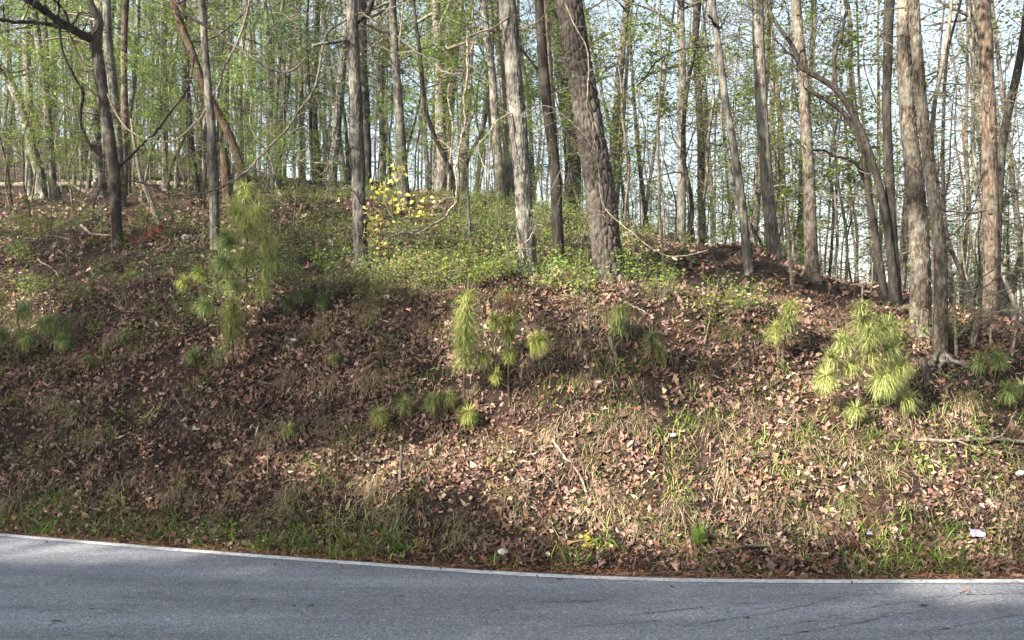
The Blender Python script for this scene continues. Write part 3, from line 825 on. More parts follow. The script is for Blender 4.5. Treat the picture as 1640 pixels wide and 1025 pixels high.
bough(T['oak2'], [(850, 400), (835, 398), (822, 402), (840, 380), (858, 365), (870, 362)], (3, 1.2), (-0.3, -0.4), 'twig_pale', twigs=6, tl=0.2, leafn=30, seed=74)
t = T['k1165']
bough(t, [(1160, 70), (1130, 75), (1100, 78), (1060, 95), (1030, 128)], (4, 2), (0, 0.3), 'bark_dark', twigs=8, leafn=90, seed=75)
bough(t, [(1152, 45), (1142, 38), (1134, 24)], (5, 3), (0, -0.2), 'bark_dark', twigs=2, seed=76)
bough(t, [(1154, 46), (1165, 30), (1168, 18)], (3, 2), (0, -0.1), 'bark_dark', twigs=2, seed=77)
t = T['j1092']
bough(t, [(1090, 103), (1062, 116), (1040, 125), (1020, 138)], (5, 2), (0, -0.5), 'bark_dark', twigs=7, tl=0.8, leafn=110, seed=78)
t = T['m1300']
bough(t, [(1284, 125), (1268, 92), (1275, 60)], (4, 2), (0, -0.2), 'bark_grey', twigs=4, seed=79)

# ------------------------------------------------------------------ woods behind: prototypes, then individuals
def proto_tree(name, H, r0, seed, bark, first=0.45, limbs=16, ll=2.2, leafn=900, lsize=0.075, lcol=GREEN, wob=0.5, sides=10, up=0.05, spread=0.16, elev=(0.1, 0.8), flat=0.55, conifer=False):
    r = np.random.default_rng(seed)
    root = empty(name, (0, 0, 0))
    n = 9
    P = np.c_[np.cumsum(r.normal(0, wob * 0.12, n)), np.cumsum(r.normal(0, wob * 0.12, n)), np.linspace(-0.3, H, n)]
    P[:, :2] -= P[0, :2]
    S = smooth(P, 40)
    R = r0 * (1 - 0.82 * np.linspace(0, 1, 40) ** 1.2)
    R[0:3] *= [1.35, 1.18, 1.06]
    mb = MB(); tube(mb, S, R * (1 + 0.05 * r.standard_normal(40)), sides, 0)
    build(mb, 'trunk', [bark], root)
    mb = MB()
    for k in range(limbs):
        f_ = first + (0.99 - first) * (k + r.uniform(0, 1)) / limbs
        i = min(int(f_ * 39), 38)
        az = r.uniform(0, 2 * math.pi)
        L = ll * r.uniform(0.5, 1.2) * ((1.15 - f_) * 1.3 if conifer else 1.0)
        limb(mb, S[i], (math.cos(az), math.sin(az), r.uniform(*elev)), L, max(R[i] * 0.38, 0.006), r, 5 if leafn else 4, 3, leafn // limbs, lsize, lcol, up, 0.22, 4, lspread=spread, flat=flat)
    build(mb, 'crown', ['twig', 'leaf'], root)
    return root

BK = ['bark_grey', 'bark_pale', 'bark_dark', 'bark_pale', 'bark_grey', 'bark_red', 'bark_pale', 'bark_grey']
PT = []
for k in range(8):
    PT.append(proto_tree('woodland_tree', 15 + 2.0 * (k % 4), 0.065 + 0.022 * (k % 4), 200 + k, ['bark_grey', 'bark_pale', 'bark_dark', 'bark_pale', 'bark_grey', 'bark_red', 'bark_pale', 'bark_grey'][k], first=0.33 + 0.04 * (k % 3), limbs=28, ll=2.3, lsize=0.085, leafn=[900, 1800, 500, 1300, 1000, 300, 1900, 600][k], lcol=[GREEN, GREEN * 1.2, YGREEN * 0.8, GREEN, YGREEN * 0.7, DKGREEN, GREEN * 1.1, YGREEN * 0.7][k], wob=[0.6, 0.9, 1.5, 0.7, 1.2, 0.6, 0.8, 1.6][k], sides=12, spread=0.22))
PS = []
for k in range(7):
    PS.append(proto_tree('understory_sapling', 5.0 + 1.0 * (k % 4), 0.024 + 0.007 * (k % 3), 300 + k, ['twig', 'bark_grey', 'bark_dark', 'twig', 'bark_dark', 'bark_grey', 'twig'][k], first=0.22, limbs=22, ll=1.5, leafn=[2500, 3300, 0, 1900, 2900, 350, 3800][k], lsize=0.076, lcol=[GREEN, GREEN * 1.15, GREEN, YGREEN * 0.75, GREEN * 0.9, YGREEN, GREEN][k], wob=0.9, sides=7, up=0.0, spread=0.09, elev=(-0.05, 0.5), flat=0.72))
PE = []
for k in range(3):
    PE.append(proto_tree('young_evergreen', 6.5 + k, 0.05, 330 + k, 'bark_dark', first=0.1, limbs=40, ll=1.9, leafn=5200, lsize=0.085, lcol=DKGREEN * np.array([0.9, 1.0, 1.0]), sides=8, up=0.0, spread=0.12, elev=(-0.1, 0.15), flat=0.75, conifer=True))

LBL_T = {'bark_grey': 'tall grey trunked tree in the woods behind the crest', 'bark_pale': 'tall pale trunked tree in the woods behind the crest',
         'bark_dark': 'tall dark trunked tree in the woods behind the crest', 'bark_red': 'tall reddish trunked tree in the woods behind the crest'}
used = set()
def place(proto, x, y, rz, sc, label, cat, group, tilt=(0, 0)):
    o = proto if proto.name not in used and not used.add(proto.name) else copy_tree(proto)
    o.location = (x, y, float(terr(x, y)) - 0.05)
    o.rotation_euler = (tilt[0], tilt[1], rz)
    o.scale = (sc, sc, sc)
    tag(o, label, cat, group)
    return o
r = np.random.default_rng(77)
taken = [(v['b'][0], v['b'][1]) for v in T.values()]
def free(x, y, d):
    return all((x - a) ** 2 + (y - b) ** 2 > d * d for a, b in taken)
MARKS = [(-999, 'at the left edge'), (60, 'between left edge and crooked oak'), (187, 'right of the crooked oak'), (340, 'right of the lichen trunk'), (486, 'just left of the lone grey oak'), (574, 'right of the lone oak'),
         (706, 'left of the furrowed oak'), (836, 'behind the furrowed oak and plated pine'), (970, 'right of the plated pine'), (1092, 'right of the slender crest trunk'), (1190, 'between leaning brown trunk and slope oak'), (1300, 'between slope oak and dogwoods'), (1400, 'behind dogwoods and twin oaks'), (1510, 'between twin oaks and reddish pine'), (1600, 'at the right edge')]
def where(px):
    return [t_ for p_, t_ in MARKS if px >= p_][-1]
def tall(px, y, q):
    x = (px - 820) / F * y
    key = BK[q]
    lab = ('near ' if y < 27 else 'middle ' if y < 42 else 'far ') + {'bark_grey': 'grey', 'bark_pale': 'pale', 'bark_dark': 'dark', 'bark_red': 'brown'}[key] + (' leafy' if q in (1, 3, 6) else '') + ' woods tree ' + where(px)
    place(PT[q], x, y, r.uniform(0, 6.28), r.uniform(0.75, 1.2), lab, 'tree', lab, (r.normal(0, 0.055), r.normal(0, 0.055)))
    taken.append((x, y))
cnt = 0
for k in range(4000):
    if cnt >= 205: break
    px = r.uniform(-130, 1770)
    y = 19 + 48 * r.uniform(0, 1) ** 1.15
    if px < 620 and y < 21: continue
    if px > 620 and r.uniform() < 0.30: continue
    if not free((px - 820) / F * y, y, 0.9): continue
    tall(px, y, int(r.choice([0, 2, 4, 7, 2, 5, 1]) if px < 640 else r.integers(0, 8))); cnt += 1
def sapl(px, y, q, sc=None):
    x = (px - 820) / F * y
    lab = ('near ' if y < 20 else 'middle ' if y < 30 else 'far ') + {0: 'loose green', 1: 'broad green', 2: 'bare thin', 3: 'yellowish', 4: 'dark stemmed green', 5: 'sparsely leaved', 6: 'dense green'}[int(q)] + ' sapling ' + where(px)
    place(PS[q], x, y, r.uniform(0, 6.28), sc or r.uniform(0.7, 1.25), lab, 'sapling', lab, (r.normal(0, 0.08), r.normal(0, 0.08)))
    taken.append((x, y))
for (px, y, q) in [(1000, 16.5, 0), (1060, 15.5, 3), (1125, 17, 5), (1190, 19, 3), (1270, 16, 5), (1345, 15, 0), (1225, 22, 4), (720, 21, 6), (762, 24, 1), (660, 23, 0), (385, 22, 4), (300, 24, 6), (222, 23, 1), (120, 24, 0), (450, 21, 1), (530, 25, 6), (1625, 15, 5), (1560, 17, 3), (1500, 18, 5), (930, 23, 1), (20, 23, 4), (1660, 18, 3), (1400, 20, 5), (1040, 23, 4), (860, 26, 6)]:
    sapl(px, y, q, r.uniform(0.85, 1.25))
for k in range(30):
    px = 960 + 23 * k + r.uniform(-10, 10); y = r.uniform(19, 34)
    if free((px - 820) / F * y, y, 0.4): sapl(px, y, int(r.choice([0, 3, 4, 2, 1, 2])))
for (px, y, q, sc, lab) in [(20, 14, 0, .3, 'knee high leafy sprout at the left edge of the slope'), (70, 15.5, 1, .34, 'chest high leafy sapling left of the crooked oak'), (115, 13.5, 3, .28, 'yellowish leafy sprout just left of the crooked oak foot'), (235, 15, 4, .3, 'leafy sprout behind the rusty dead branch'), (285, 17, 6, .36, 'bushy green sprout left of the pale lichen trunk'), (375, 16, 1, .34, 'bushy green sprout right of the pale lichen trunk'),
                        (430, 15, 6, .3, 'bushy green sprout above the feathery pine'), (465, 17, 0, .36, 'tall green sprout left of the lone oak'), (520, 15, 4, .3, 'low green sprout close left of the lone oak'), (615, 15.5, 1, .32, 'green sprout behind the yellow leaved bough'), (670, 17, 6, .34, 'green sprout behind the bough tip'), (745, 15, 0, .28, 'green sprout left of the furrowed oak'), (790, 17, 4, .34, 'tall green sprout behind the furrowed oak'), (50, 19, 2, .5, 'bare twiggy sprout at the far left crest'), (150, 18, 2, .5, 'bare twiggy sprout behind the crooked oak'), (330, 19, 2, .5, 'bare twiggy sprout behind the lichen trunk')]:
    x = (px - 820) / F * y
    place(PS[q], x, y, r.uniform(0, 6.28), sc, lab, 'sapling', 'sprouts on the crest')
cnt = 0
for k in range(4000):
    if cnt >= 150: break
    px = r.uniform(-130, 1770)
    y = 15.5 + 32 * r.uniform(0, 1) ** 1.2
    if px < 700 and y < 20: continue
    if px > 700 and r.uniform() < 0.2: continue
    if not free((px - 820) / F * y, y, 0.5): continue
    sapl(px, y, int(r.choice([0, 1, 2, 2, 3, 4, 5, 6]) if px < 800 else r.choice([0, 2, 2, 3, 5, 5, 4, 1]))); cnt += 1
for (px, y, k, sc, lab) in [(505, 21, 0, 1.0, 'dark green young evergreen left of the lone grey oak'), (560, 25, 1, 1.0, 'dark green young evergreen behind the lone grey oak'), (430, 27, 2, 0.95, 'dark young evergreen deep in the left woods'),
                       (640, 30, 0, 0.9, 'dark evergreen behind the slim trunk right of the lone oak'), (350, 30, 1, 1.1, 'dark young evergreen behind the pale lichen trunk'), (240, 33, 2, 1.1, 'dark young evergreen right of the crooked oak'), (110, 31, 0, 1.1, 'dark young evergreen left of the crooked oak'), (10, 34, 1, 1.2, 'dark young evergreen at the left edge'), (1600, 20, 1, 0.6, 'small evergreen beyond the right hand slope')]:
    x = (px - 820) / F * y
    place(PE[k], x, y, r.uniform(0, 6), sc, lab, 'tree', 'young evergreens in the woods')

# far wood: one mass of thin trunks, twigs and young leaf
mb = MB(); r = np.random.default_rng(88)
for k in range(580):
    px = r.uniform(-400, 2000); y = r.uniform(62, 150)
    x = (px - 820) / F * y
    z = float(terr(x, y)); H = r.uniform(12, 24)
    n = 6
    P = np.c_[x + np.cumsum(r.normal(0, 0.18, n)), y + np.zeros(n), np.linspace(z - 0.5, z + H, n)]
    tube(mb, P, np.linspace(r.uniform(0.05, 0.16), 0.02, n), 4, 0, cap=False)
    for q in range(7):
        i = r.integers(2, n)
        P2 = grow(P[i], (r.normal(), r.normal(), 0.7), r.uniform(1.5, 4), 4, r, 0.3, 0.08)
        tube(mb, P2, np.linspace(0.035, 0.008, 5), 3, 0, cap=False)
    nl = 34
    leaves(mb, P[r.integers(1, n, nl)] + r.normal(0, 1.3, (nl, 3)), 0.26, GREEN * 1.25, r, 1)
tag(build(mb, 'distant_woods', ['bark_grey', 'leaf']), 'hazy mass of thin trunks and young leaf far behind', 'woods', kind='stuff')

# ------------------------------------------------------------------ unseen woods behind the viewer, leaves and gaps placed to shade the bank
LIT = [(1250, 720, 150, 140, 1.0), (1020, 780, 190, 120, 0.95), (1430, 740, 200, 120, 0.8), (1560, 800, 150, 110, 0.6), (760, 750, 150, 70, 0.7), (900, 680, 140, 60, 0.6),
       (740, 440, 230, 30, 0.75), (980, 455, 120, 40, 0.7), (1380, 590, 120, 70, 0.85), (1480, 450, 80, 120, 0.8), (1130, 500, 170, 50, 0.55), (745, 560, 35, 80, 0.9), (815, 545, 50, 50, 0.6),
       (140, 888, 300, 24, 0.95), (420, 925, 150, 10, 0.6), (720, 1026, 280, 14, 0.5), (1600, 955, 220, 30, 0.85), (330, 1010, 120, 15, 0.5), (1180, 985, 150, 12, 0.4), (520, 760, 140, 45, 0.45), (250, 400, 90, 15, 0.3), (385, 440, 45, 110, 0.65), (1290, 520, 60, 40, 0.6), (30, 480, 60, 60, 0.6)]
def lit(px, py, d):
    v_ = np.zeros_like(px)
    for (a, b, c, e, f_) in LIT:
        v_ = np.maximum(v_, min(1.0, f_ * 1.15) * np.exp(-(((px - a) / c) ** 2 + ((py - b) / e) ** 2) ** 2))
    return np.maximum(v_, np.where(d > 11.5, np.where(px < 560, 0.08, 0.45), 0.0) + np.where((px > 1480) & (d > 9.3), 0.4, 0))
n = 105000
r = np.random.default_rng(99)
d = r.uniform(4.0, 21, n); px = r.uniform(-300, 1900, n)
x = (px - 820) / F * d; z = terr(x, d)
py = HZ - (z - EYE) / d * F
tt = r.uniform(24, 44, n)
Pw = np.c_[x, d, z] + SUN[None] * tt[:, None]
clump = fbm(Pw[:, 0] * 0.45 + Pw[:, 2] * 0.3, Pw[:, 2] * 0.5 - Pw[:, 1] * 0.2, 71, 2)
keep = (r.uniform(0, 1, n) > np.clip(lit(px, py, d) * (1.4 + 0.9 * fbm(x * 2.2, d * 2.2, 131, 2)), 0, 1) ** 0.5) & (Pw[:, 1] < -4) & (r.uniform(-0.9, 0.7, n) < clump + np.where(px < 760, 0.6, 0.25)) & (r.uniform(0, 1, n) < np.where(px < 760, 1.0, 0.72))
Pw = Pw[keep]
mb = MB()
nl = len(Pw)
leaves(mb, Pw + r.normal(0, 0.1, Pw.shape), 0.27, GREEN, r, 1, LEAF4, flat=0.2)
nb = 11000
Pb = np.c_[r.uniform(-7, 30, nb), r.uniform(-24, -5, nb), r.uniform(2.5, 17, nb)]  # extra unseen leaf mass added to block skylight from behind
Pb = Pb[fbm(Pb[:, 0] * 0.35 + Pb[:, 2] * 0.2, Pb[:, 2] * 0.4 - Pb[:, 1] * 0.3, 72, 2) > -0.25]
leaves(mb, Pb, 0.5, GREEN, r, 1, LEAF4, flat=0.2)
for k in range(22):
    if k >= 16:
        Pw = Pb
        nl = len(Pw)
    c = Pw[r.integers(0, nl)]
    x0, y0 = c[0] + r.normal(0, 1), min(c[1], -5.0)
    n_ = 9
    P = np.c_[x0 + np.cumsum(r.normal(0, 0.12, n_)), y0 + np.cumsum(r.normal(0, 0.12, n_)), np.linspace(-0.3, max(c[2], 9) + 1, n_)]
    R = np.linspace(r.uniform(0.09, 0.2), 0.03, n_)
    tube(mb, P, R, 8, 0)
    near = Pw[np.argsort(np.hypot(Pw[:, 0] - x0, Pw[:, 1] - y0))[:60]]
    for q in range(9):
        e = near[r.integers(0, len(near))]
        i = int(np.argmin(abs(P[:, 2] - (e[2] - 1.5))))
        midp = (P[i] + e) / 2 + r.normal(0, 0.3, 3)
        tube(mb, smooth([P[i], midp, e], 8), np.linspace(R[i] * 0.45, 0.01, 8), 4, 0, cap=False)
tag(build(mb, 'unseen_roadside_woods', ['bark_grey', 'leaf']), 'unseen leafy woods on the near side of the road, shaped to shade the bank', 'woods', kind='stuff')

# ------------------------------------------------------------------ morning air
m, nt = new_mat('haze_air')
pv = N(nt, 'ShaderNodeVolumePrincipled')
pv.inputs['Color'].default_value = (0.93, 0.95, 1.0, 1)
pv.inputs['Density'].default_value = 0.0005
pv.inputs['Anisotropy'].default_value = 0.0
om = N(nt, 'ShaderNodeOutputMaterial')
nt.links.new(pv.outputs[0], om.inputs['Volume'])
M['haze'] = m
mb = MB()
hv_ = np.array([[sx * 720, sy * 720, z_] for z_ in (-9, 48) for sy in (-1, 1) for sx in (-1, 1)], float)
mb.add(hv_, quad=[[0, 2, 3, 1], [4, 5, 7, 6], [0, 1, 5, 4], [2, 6, 7, 3], [0, 4, 6, 2], [1, 3, 7, 5]])
tag(build(mb, 'haze', ['haze']), 'thin pale haze in the woods', 'haze', kind='stuff')

# ------------------------------------------------------------------ leaf litter
r = np.random.default_rng(123)
def bank_points(n, s0, s1, x0=-8.0, x1=7.5, pw=1.0):
    x = r.uniform(x0, x1, n)
    s_ = s0 + (s1 - s0) * r.uniform(0, 1, n) ** pw
    y = road_edge(x) + s_
    return x, y, s_
def view_px(x, y, z):
    return 820 + F * x / y, HZ - (z - EYE) / y * F
mb = MB()
def scatter_litter(n, s0, s1, size, x0=-8.0, x1=7.5, lift=0.04, dens=True, pw=1.0):
    x, y, s_ = bank_points(n, s0, s1, x0, x1, pw)
    z = terr(x, y)
    px, py = view_px(x, y, z)
    k = (px > -160) & (px < 1800)
    if dens:
        dn = np.maximum(0.26, 0.60 + 1.3 * fbm(x * 1.4, y * 1.4, 33, 3))
        k &= r.uniform(0, 1, n) < dn
    x, y, z = x[k], y[k], z[k]; n = len(x)
    Nn = nrm(tnormal(x, y) + r.normal(0, 0.5, (n, 3)))
    D = nrm(np.cross(Nn, rand_dir(n, r)))
    P = np.c_[x, y, np.maximum(z, np.where(s_[k] < 0.1, 0.006, -1)) + r.uniform(0.003, lift, n)]
    pal = np.array([[0.118, 0.070, 0.054], [0.160, 0.102, 0.078], [0.225, 0.156, 0.118], [0.060, 0.037, 0.032], [0.33, 0.25, 0.19], [0.130, 0.092, 0.084], [0.185, 0.098, 0.064]])
    C = jit(pal[r.choice(7, n, p=[.23, .2, .13, .2, .06, .1, .08])] * 0.86, n, 0.3, r, 0.06)
    sz = size * np.clip(np.exp(r.normal(-0.05, 0.36, n)), 0.35, 1.9)
    w = r.integers(0, len(OAK), n); wf = r.uniform(0.5, 1.15, n); zf = r.uniform(0.6, 2.0, n)
    for q in range(len(OAK)):
        m_ = w == q
        stamp(mb, OAK[q][0], OAK[q][1], P[m_], D[m_], Nn[m_], np.c_[sz * wf, sz, sz * zf][m_], 0, C[m_])
scatter_litter(128000, 0.22, 4.3, 0.050)
scatter_litter(20000, 3.6, 10.5, 0.085, -11, 10)
scatter_litter(8000, 9.5, 24, 0.14, -17, 8)
scatter_litter(2500, 0.10, 0.5, 0.055, lift=0.02)
scatter_litter(26, -0.35, 0.1, 0.05, lift=0.02, dens=False)
tag(build(mb, 'leaf_litter', ['dry']), 'brown fallen oak leaves covering the whole bank', 'leaf litter', kind='stuff')

# pine straw and crumbs along the shoulder
mb = MB(); n = 9000
x, y, s_ = bank_points(n, 0.06, 0.55, pw=1.4)
z = terr(x, y)
D = rand_dir(n, r); D[:, 2] *= 0.15
stamp(mb, *NEEDLES[0], np.c_[x, y, np.maximum(z, 0) + r.uniform(0.002, 0.015, n)], D, np.tile([[0, 0, 1.]], (n, 1)) + r.normal(0, 0.3, (n, 3)), np.c_[np.full(n, 0.004), r.uniform(0.05, 0.16, n), r.uniform(0.03, 0.1, n)], 0, jit(np.array([0.24, 0.115, 0.055]), n, 0.3, r))
tag(build(mb, 'pine_straw', ['dry']), 'rusty pine straw strip along the road edge', 'pine straw', kind='stuff')

# ------------------------------------------------------------------ grass
DRY = np.array([0.25, 0.20, 0.135]); FRESH = np.array([0.12, 0.19, 0.035]); OLIVE = np.array([0.15, 0.16, 0.06])
def tussock(mb, p, n, L, spread, col, r, down=0.5, w=0.0045, bends=(1, 2, 3, 4)):
    nrm_ = tnormal(np.array([p[0]]), np.array([p[1]]))[0]
    az = r.uniform(0, 6.283, n)
    el = r.uniform(0.25, 1.0, n)
    D = np.c_[np.cos(az) * (1 - el * 0.7), np.sin(az) * (1 - el * 0.7), el] + np.array([nrm_[0], nrm_[1], 0]) * down
    q = p + np.c_[r.normal(0, spread, n), r.normal(0, spread, n), np.zeros(n)]
    q[:, 2] = terr(q[:, 0], q[:, 1]) - 0.01
    Nn = np.tile([[0, 0, 1.]], (n, 1)) + np.c_[-D[:, 0], -D[:, 1], np.zeros(n)] * 0.5 + r.normal(0, 0.2, (n, 3))
    l = L * r.uniform(0.45, 1.2, n)
    k = r.choice(bends, n)
    C = jit(col, n, 0.28, r)
    for b in set(bends):
        m_ = k == b
        stamp(mb, *BLADES[b], q[m_], D[m_], Nn[m_], np.c_[np.full(m_.sum(), w), l[m_], l[m_]], 0, C[m_])

mb = MB(); r = np.random.default_rng(321)
x, y, s_ = bank_points(5500, 0.45, 4.6)
z = terr(x, y); px, py = view_px(x, y, z)
sunny = np.clip((px - 700) / 500, 0, 1) * np.clip((py - 560) / 120, 0, 1)
patch = fbm(x * 0.9, y * 0.9, 91, 3)
for k in range(len(x)):
    if not (-120 < px[k] < 1760): continue
    pr = 0.12 + 0.56 * sunny[k] + 0.6 * max(0, patch[k])
    if r.uniform() > pr: continue
    dry = r.uniform() < 0.52 - 0.22 * sunny[k]
    if dry:
        tussock(mb, np.array([x[k], y[k], z[k]]), int(r.integers(20, 55)), r.uniform(0.11, 0.24), 0.05, DRY * r.uniform(0.75, 1.3), r, 0.8, 0.0055)
    else:
        tussock(mb, np.array([x[k], y[k], z[k]]), int(r.integers(14, 44)), r.uniform(0.08, 0.21), 0.06, (FRESH if r.uniform() < 0.6 else OLIVE) * r.uniform(0.8, 1.4), r, 0.25, 0.0075, (0, 1, 2, 3))
for k in range(150):
    xx = r.uniform(-7.2, 6.6); yy = float(road_edge(xx)) + r.uniform(0.55, 3.9)
    if not -60 < 820 + F * xx / yy < 1700: continue
    c_ = DRY * r.uniform(0.7, 1.25) if r.uniform() < 0.7 else OLIVE * r.uniform(0.8, 1.3)
    tussock(mb, np.array([xx, yy, 0]), int(r.integers(50, 130)), r.uniform(0.14, 0.3), r.uniform(0.03, 0.07), c_, r, r.uniform(0.6, 1.2), 0.005, (1, 2, 3, 4))
# the green verge, thick on the left, thin on the right
for k in range(1050):
    xx = r.uniform(-7.5, 6.5); ss_ = 0.22 + 0.42 * r.uniform() ** 1.2
    yy = float(road_edge(xx)) + ss_
    px_ = 820 + F * xx / yy
    if not (-120 < px_ < 1760): continue
    if px_ > 640 and r.uniform() < 0.8 and not 1380 < px_ < 1540: continue
    tussock(mb, np.array([xx, yy, 0]), int(r.integers(10, 28)), r.uniform(0.07, 0.2), 0.05, (FRESH if r.uniform() < 0.7 else OLIVE) * r.uniform(0.85, 1.6), r, 0.15, 0.0075, (0, 1, 2))
tag(build(mb, 'grass', ['grass']), 'short green and dry grass scattered over the bank and verge', 'grass', kind='stuff')

TUS = [(590, 600, 'round grey drooping tussock below the little white rock', 0.24), (530, 612, 'dry drooping tussock left of the round grey one', 0.22), (637, 815, 'tan drooping tussock below the upright broken stick', 0.24),
       (467, 790, 'tan overhanging tussock low on the bank left of centre', 0.26), (738, 830, 'straw coloured tussock low on the bank below the tall pine seedling', 0.26), (800, 712, 'pale dry tussock right under the pair of pine seedlings', 0.22),
       (1024, 665, 'large sunlit straw tussock in the middle of the bank', 0.26), (825, 795, 'yellowish tussock on the sunny lower bank', 0.26), (1085, 812, 'bright straw tussock low in the sunny patch', 0.24),
       (1165, 755, 'bleached tussock left of the sunny leaf slide', 0.2), (275, 790, 'grey brown tussock low on the shaded left bank', 0.25), (432, 695, 'brown tussock with green tip on the left bank', 0.22),
       (150, 700, 'dull drooping tussock on the far left bank', 0.24), (930, 605, 'grey tussock under the drooping seedlings', 0.22), (90, 640, 'dark drooping tussock at the left edge below the seedling', 0.28),
       (600, 775, 'olive tussock lit from the left beside the broken stick', 0.24), (680, 740, 'small olive tussock under the low bushy seedlings', 0.18), (885, 690, 'tan tussock on the sunny slope above the pale stick', 0.2),
       (1240, 810, 'dry tussock at the foot of the leaf slide', 0.2), (1020, 835, 'brown tussock close above the verge at centre', 0.22), (420, 830, 'grey green tussock just above the left verge', 0.22),
       (1545, 640, 'brown dry clump under the roots of the hollow oak', 0.22), (465, 600, 'brown stringy clump under the left brow', 0.24), (350, 820, 'shaded dry clump above the green verge', 0.2)]
for k, (px_, py_, lab, L) in enumerate(TUS):
    p = hit(px_, py_ + 6)
    mb = MB(); rr_ = np.random.default_rng(500 + k)
    c = DRY * rr_.uniform(0.75, 1.15)
    tussock(mb, p, int(rr_.integers(90, 250)), L * rr_.uniform(0.7, 1.1), rr_.uniform(0.035, 0.085), c * 1.1, rr_, rr_.uniform(0.7, 1.3), 0.0048, (1, 2, 3, 4))
    tussock(mb, p, 40, L * 0.8, 0.06, OLIVE * 1.1, rr_, 0.6, 0.0045, (1, 2, 3))
    tag(build(mb, 'grass_tussock', ['grass'], None, p), lab, 'grass', 'dry tussocks on the bank')

# ------------------------------------------------------------------ low green shrub cover on the crest
mb = MB(); r = np.random.default_rng(654)
def small_bush(mb, p, h, w, n, col, r, size=0.03, stems=6):
    E = []
    for k in range(stems):
        a = r.uniform(0, 6.283)
        P = grow(p - np.array([0, 0, 0.03]), (math.cos(a) * w / h * 0.7, math.sin(a) * w / h * 0.7, 1), h * r.uniform(0.6, 1.1), 4, r, 0.22)
        tube(mb, P, np.linspace(0.004, 0.0015, 5), 3, 0, cap=False)
        E.append(P[2:])
    E = np.concatenate(E)
    q = E[r.integers(0, len(E), n)] + r.normal(0, 0.055, (n, 3)) * np.array([1, 1, 0.7])
    leaves(mb, q, size, col, r, 1, LEAF4, 0.45, 0.3)
for k in range(5200):
    px_ = r.uniform(-60, 1330); y_ = 9.9 + 10 * r.uniform() ** 1.2
    x_ = (px_ - 820) / F * y_
    dn = 0.95 * math.exp(-((px_ - 690) / 290) ** 2) + 0.16 * math.exp(-((px_ - 120) / 200) ** 2) + 0.15
    dn *= 0.1 + 1.5 * float(vnoise(x_ * 0.8, y_ * 0.8, 44)) ** 1.5
    if px_ > 1050: dn *= 0.45
    if r.uniform() > dn: continue
    p = np.array([x_, y_, float(terr(x_, y_))])
    small_bush(mb, p, r.uniform(0.16, 0.5) , 0.17, int(r.integers(22, 44)), GREEN * r.uniform(0.5, 1.0) if r.uniform() < 0.85 else YGREEN * 0.6, r, 0.038, 2)  # carpet greens dimmed: shade behind the lit bush row put into leaf colour
tag(build(mb, 'shrub_cover', ['twig', 'leaf']), 'carpet of low green blueberry shrubs over the crest', 'ground cover', kind='stuff')

BUSH = [(520, 425, 'olive low bush left of the lone oak foot'), (640, 440, 'yellow green bush right of the lone oak foot'), (680, 425, 'taller yellow green bush under the yellow leaved bough'), (720, 448, 'small pale bush in the middle of the crest row'),
        (765, 452, 'yellow green bush above the tall pine seedling'), (800, 440, 'leafy bush just left of the furrowed oak foot'), (870, 455, 'bright bush between the furrowed oak and the plated pine'), (930, 462, 'low bush at the left root of the plated pine'),
        (1010, 440, 'upright green bush at the right root of the plated pine'), (1060, 465, 'low dull bush right of the plated pine'), (1190, 490, 'scattered green bush on the right brow'), (1150, 510, 'small yellowish bush on the right brow'),
        (95, 360, 'bright yellow green bush left of the crooked oak'), (60, 375, 'pale green bush near the left edge'), (130, 350, 'sprig of yellow green leaves beside the crooked oak'), (1430, 545, 'bright green sprouting bush at the big oak foot'), (1395, 555, 'round leaved green bush behind the right pine seedling'), (1525, 545, 'fresh green sprig beside the hollow oak'),
        (30, 410, 'light green plant at the left edge'), (45, 460, 'green leafy plant above the left seedling')]
for k, (px_, py_, lab) in enumerate(BUSH):
    p = hit(px_, py_ + 14)
    mb = MB(); rr_ = np.random.default_rng(700 + k)
    col = (YGREEN * 0.85 if 'yellow' in lab or 'pale' in lab else GREEN * 1.15)
    small_bush(mb, p, 0.44, 0.32, 300, col, rr_, 0.037, 14)
    tag(build(mb, 'low_bush', ['twig', 'leaf'], None, p), lab, 'bush', 'low bushes along the crest')

# ------------------------------------------------------------------ pine seedlings
PN = np.array([0.19, 0.215, 0.075]); PND = np.array([0.10, 0.13, 0.045]); PNY = np.array([0.24, 0.265, 0.075]); RUST = np.array([0.21, 0.072, 0.042])
def tuft(mb, c, ax, ln, n, L, col, r, droop=(0, 1, 2, 3), w=0.0046, open_=0.9):
    ax = nrm(ax)
    t_ = r.uniform(0, 1, n)
    q = c + ax[None] * (t_ * ln)[:, None]
    rd = rand_dir(n, r); rd = nrm(rd - (rd @ ax)[:, None] * ax[None])
    D = nrm(ax[None] * r.uniform(-0.15, 1.0, n)[:, None] + rd * open_)
    Nn = np.tile([[0, 0, 1.]], (n, 1)) + r.normal(0, 0.15, (n, 3))
    l = L * r.uniform(0.7, 1.1, n)
    k = r.choice(droop, n); C = jit(col, n, 0.38, r)
    for b in set(droop):
        m_ = k == b
        stamp(mb, *NEEDLES[b], q[m_], D[m_], Nn[m_], np.c_[np.full(m_.sum(), w), l[m_], l[m_]], 0, C[m_])

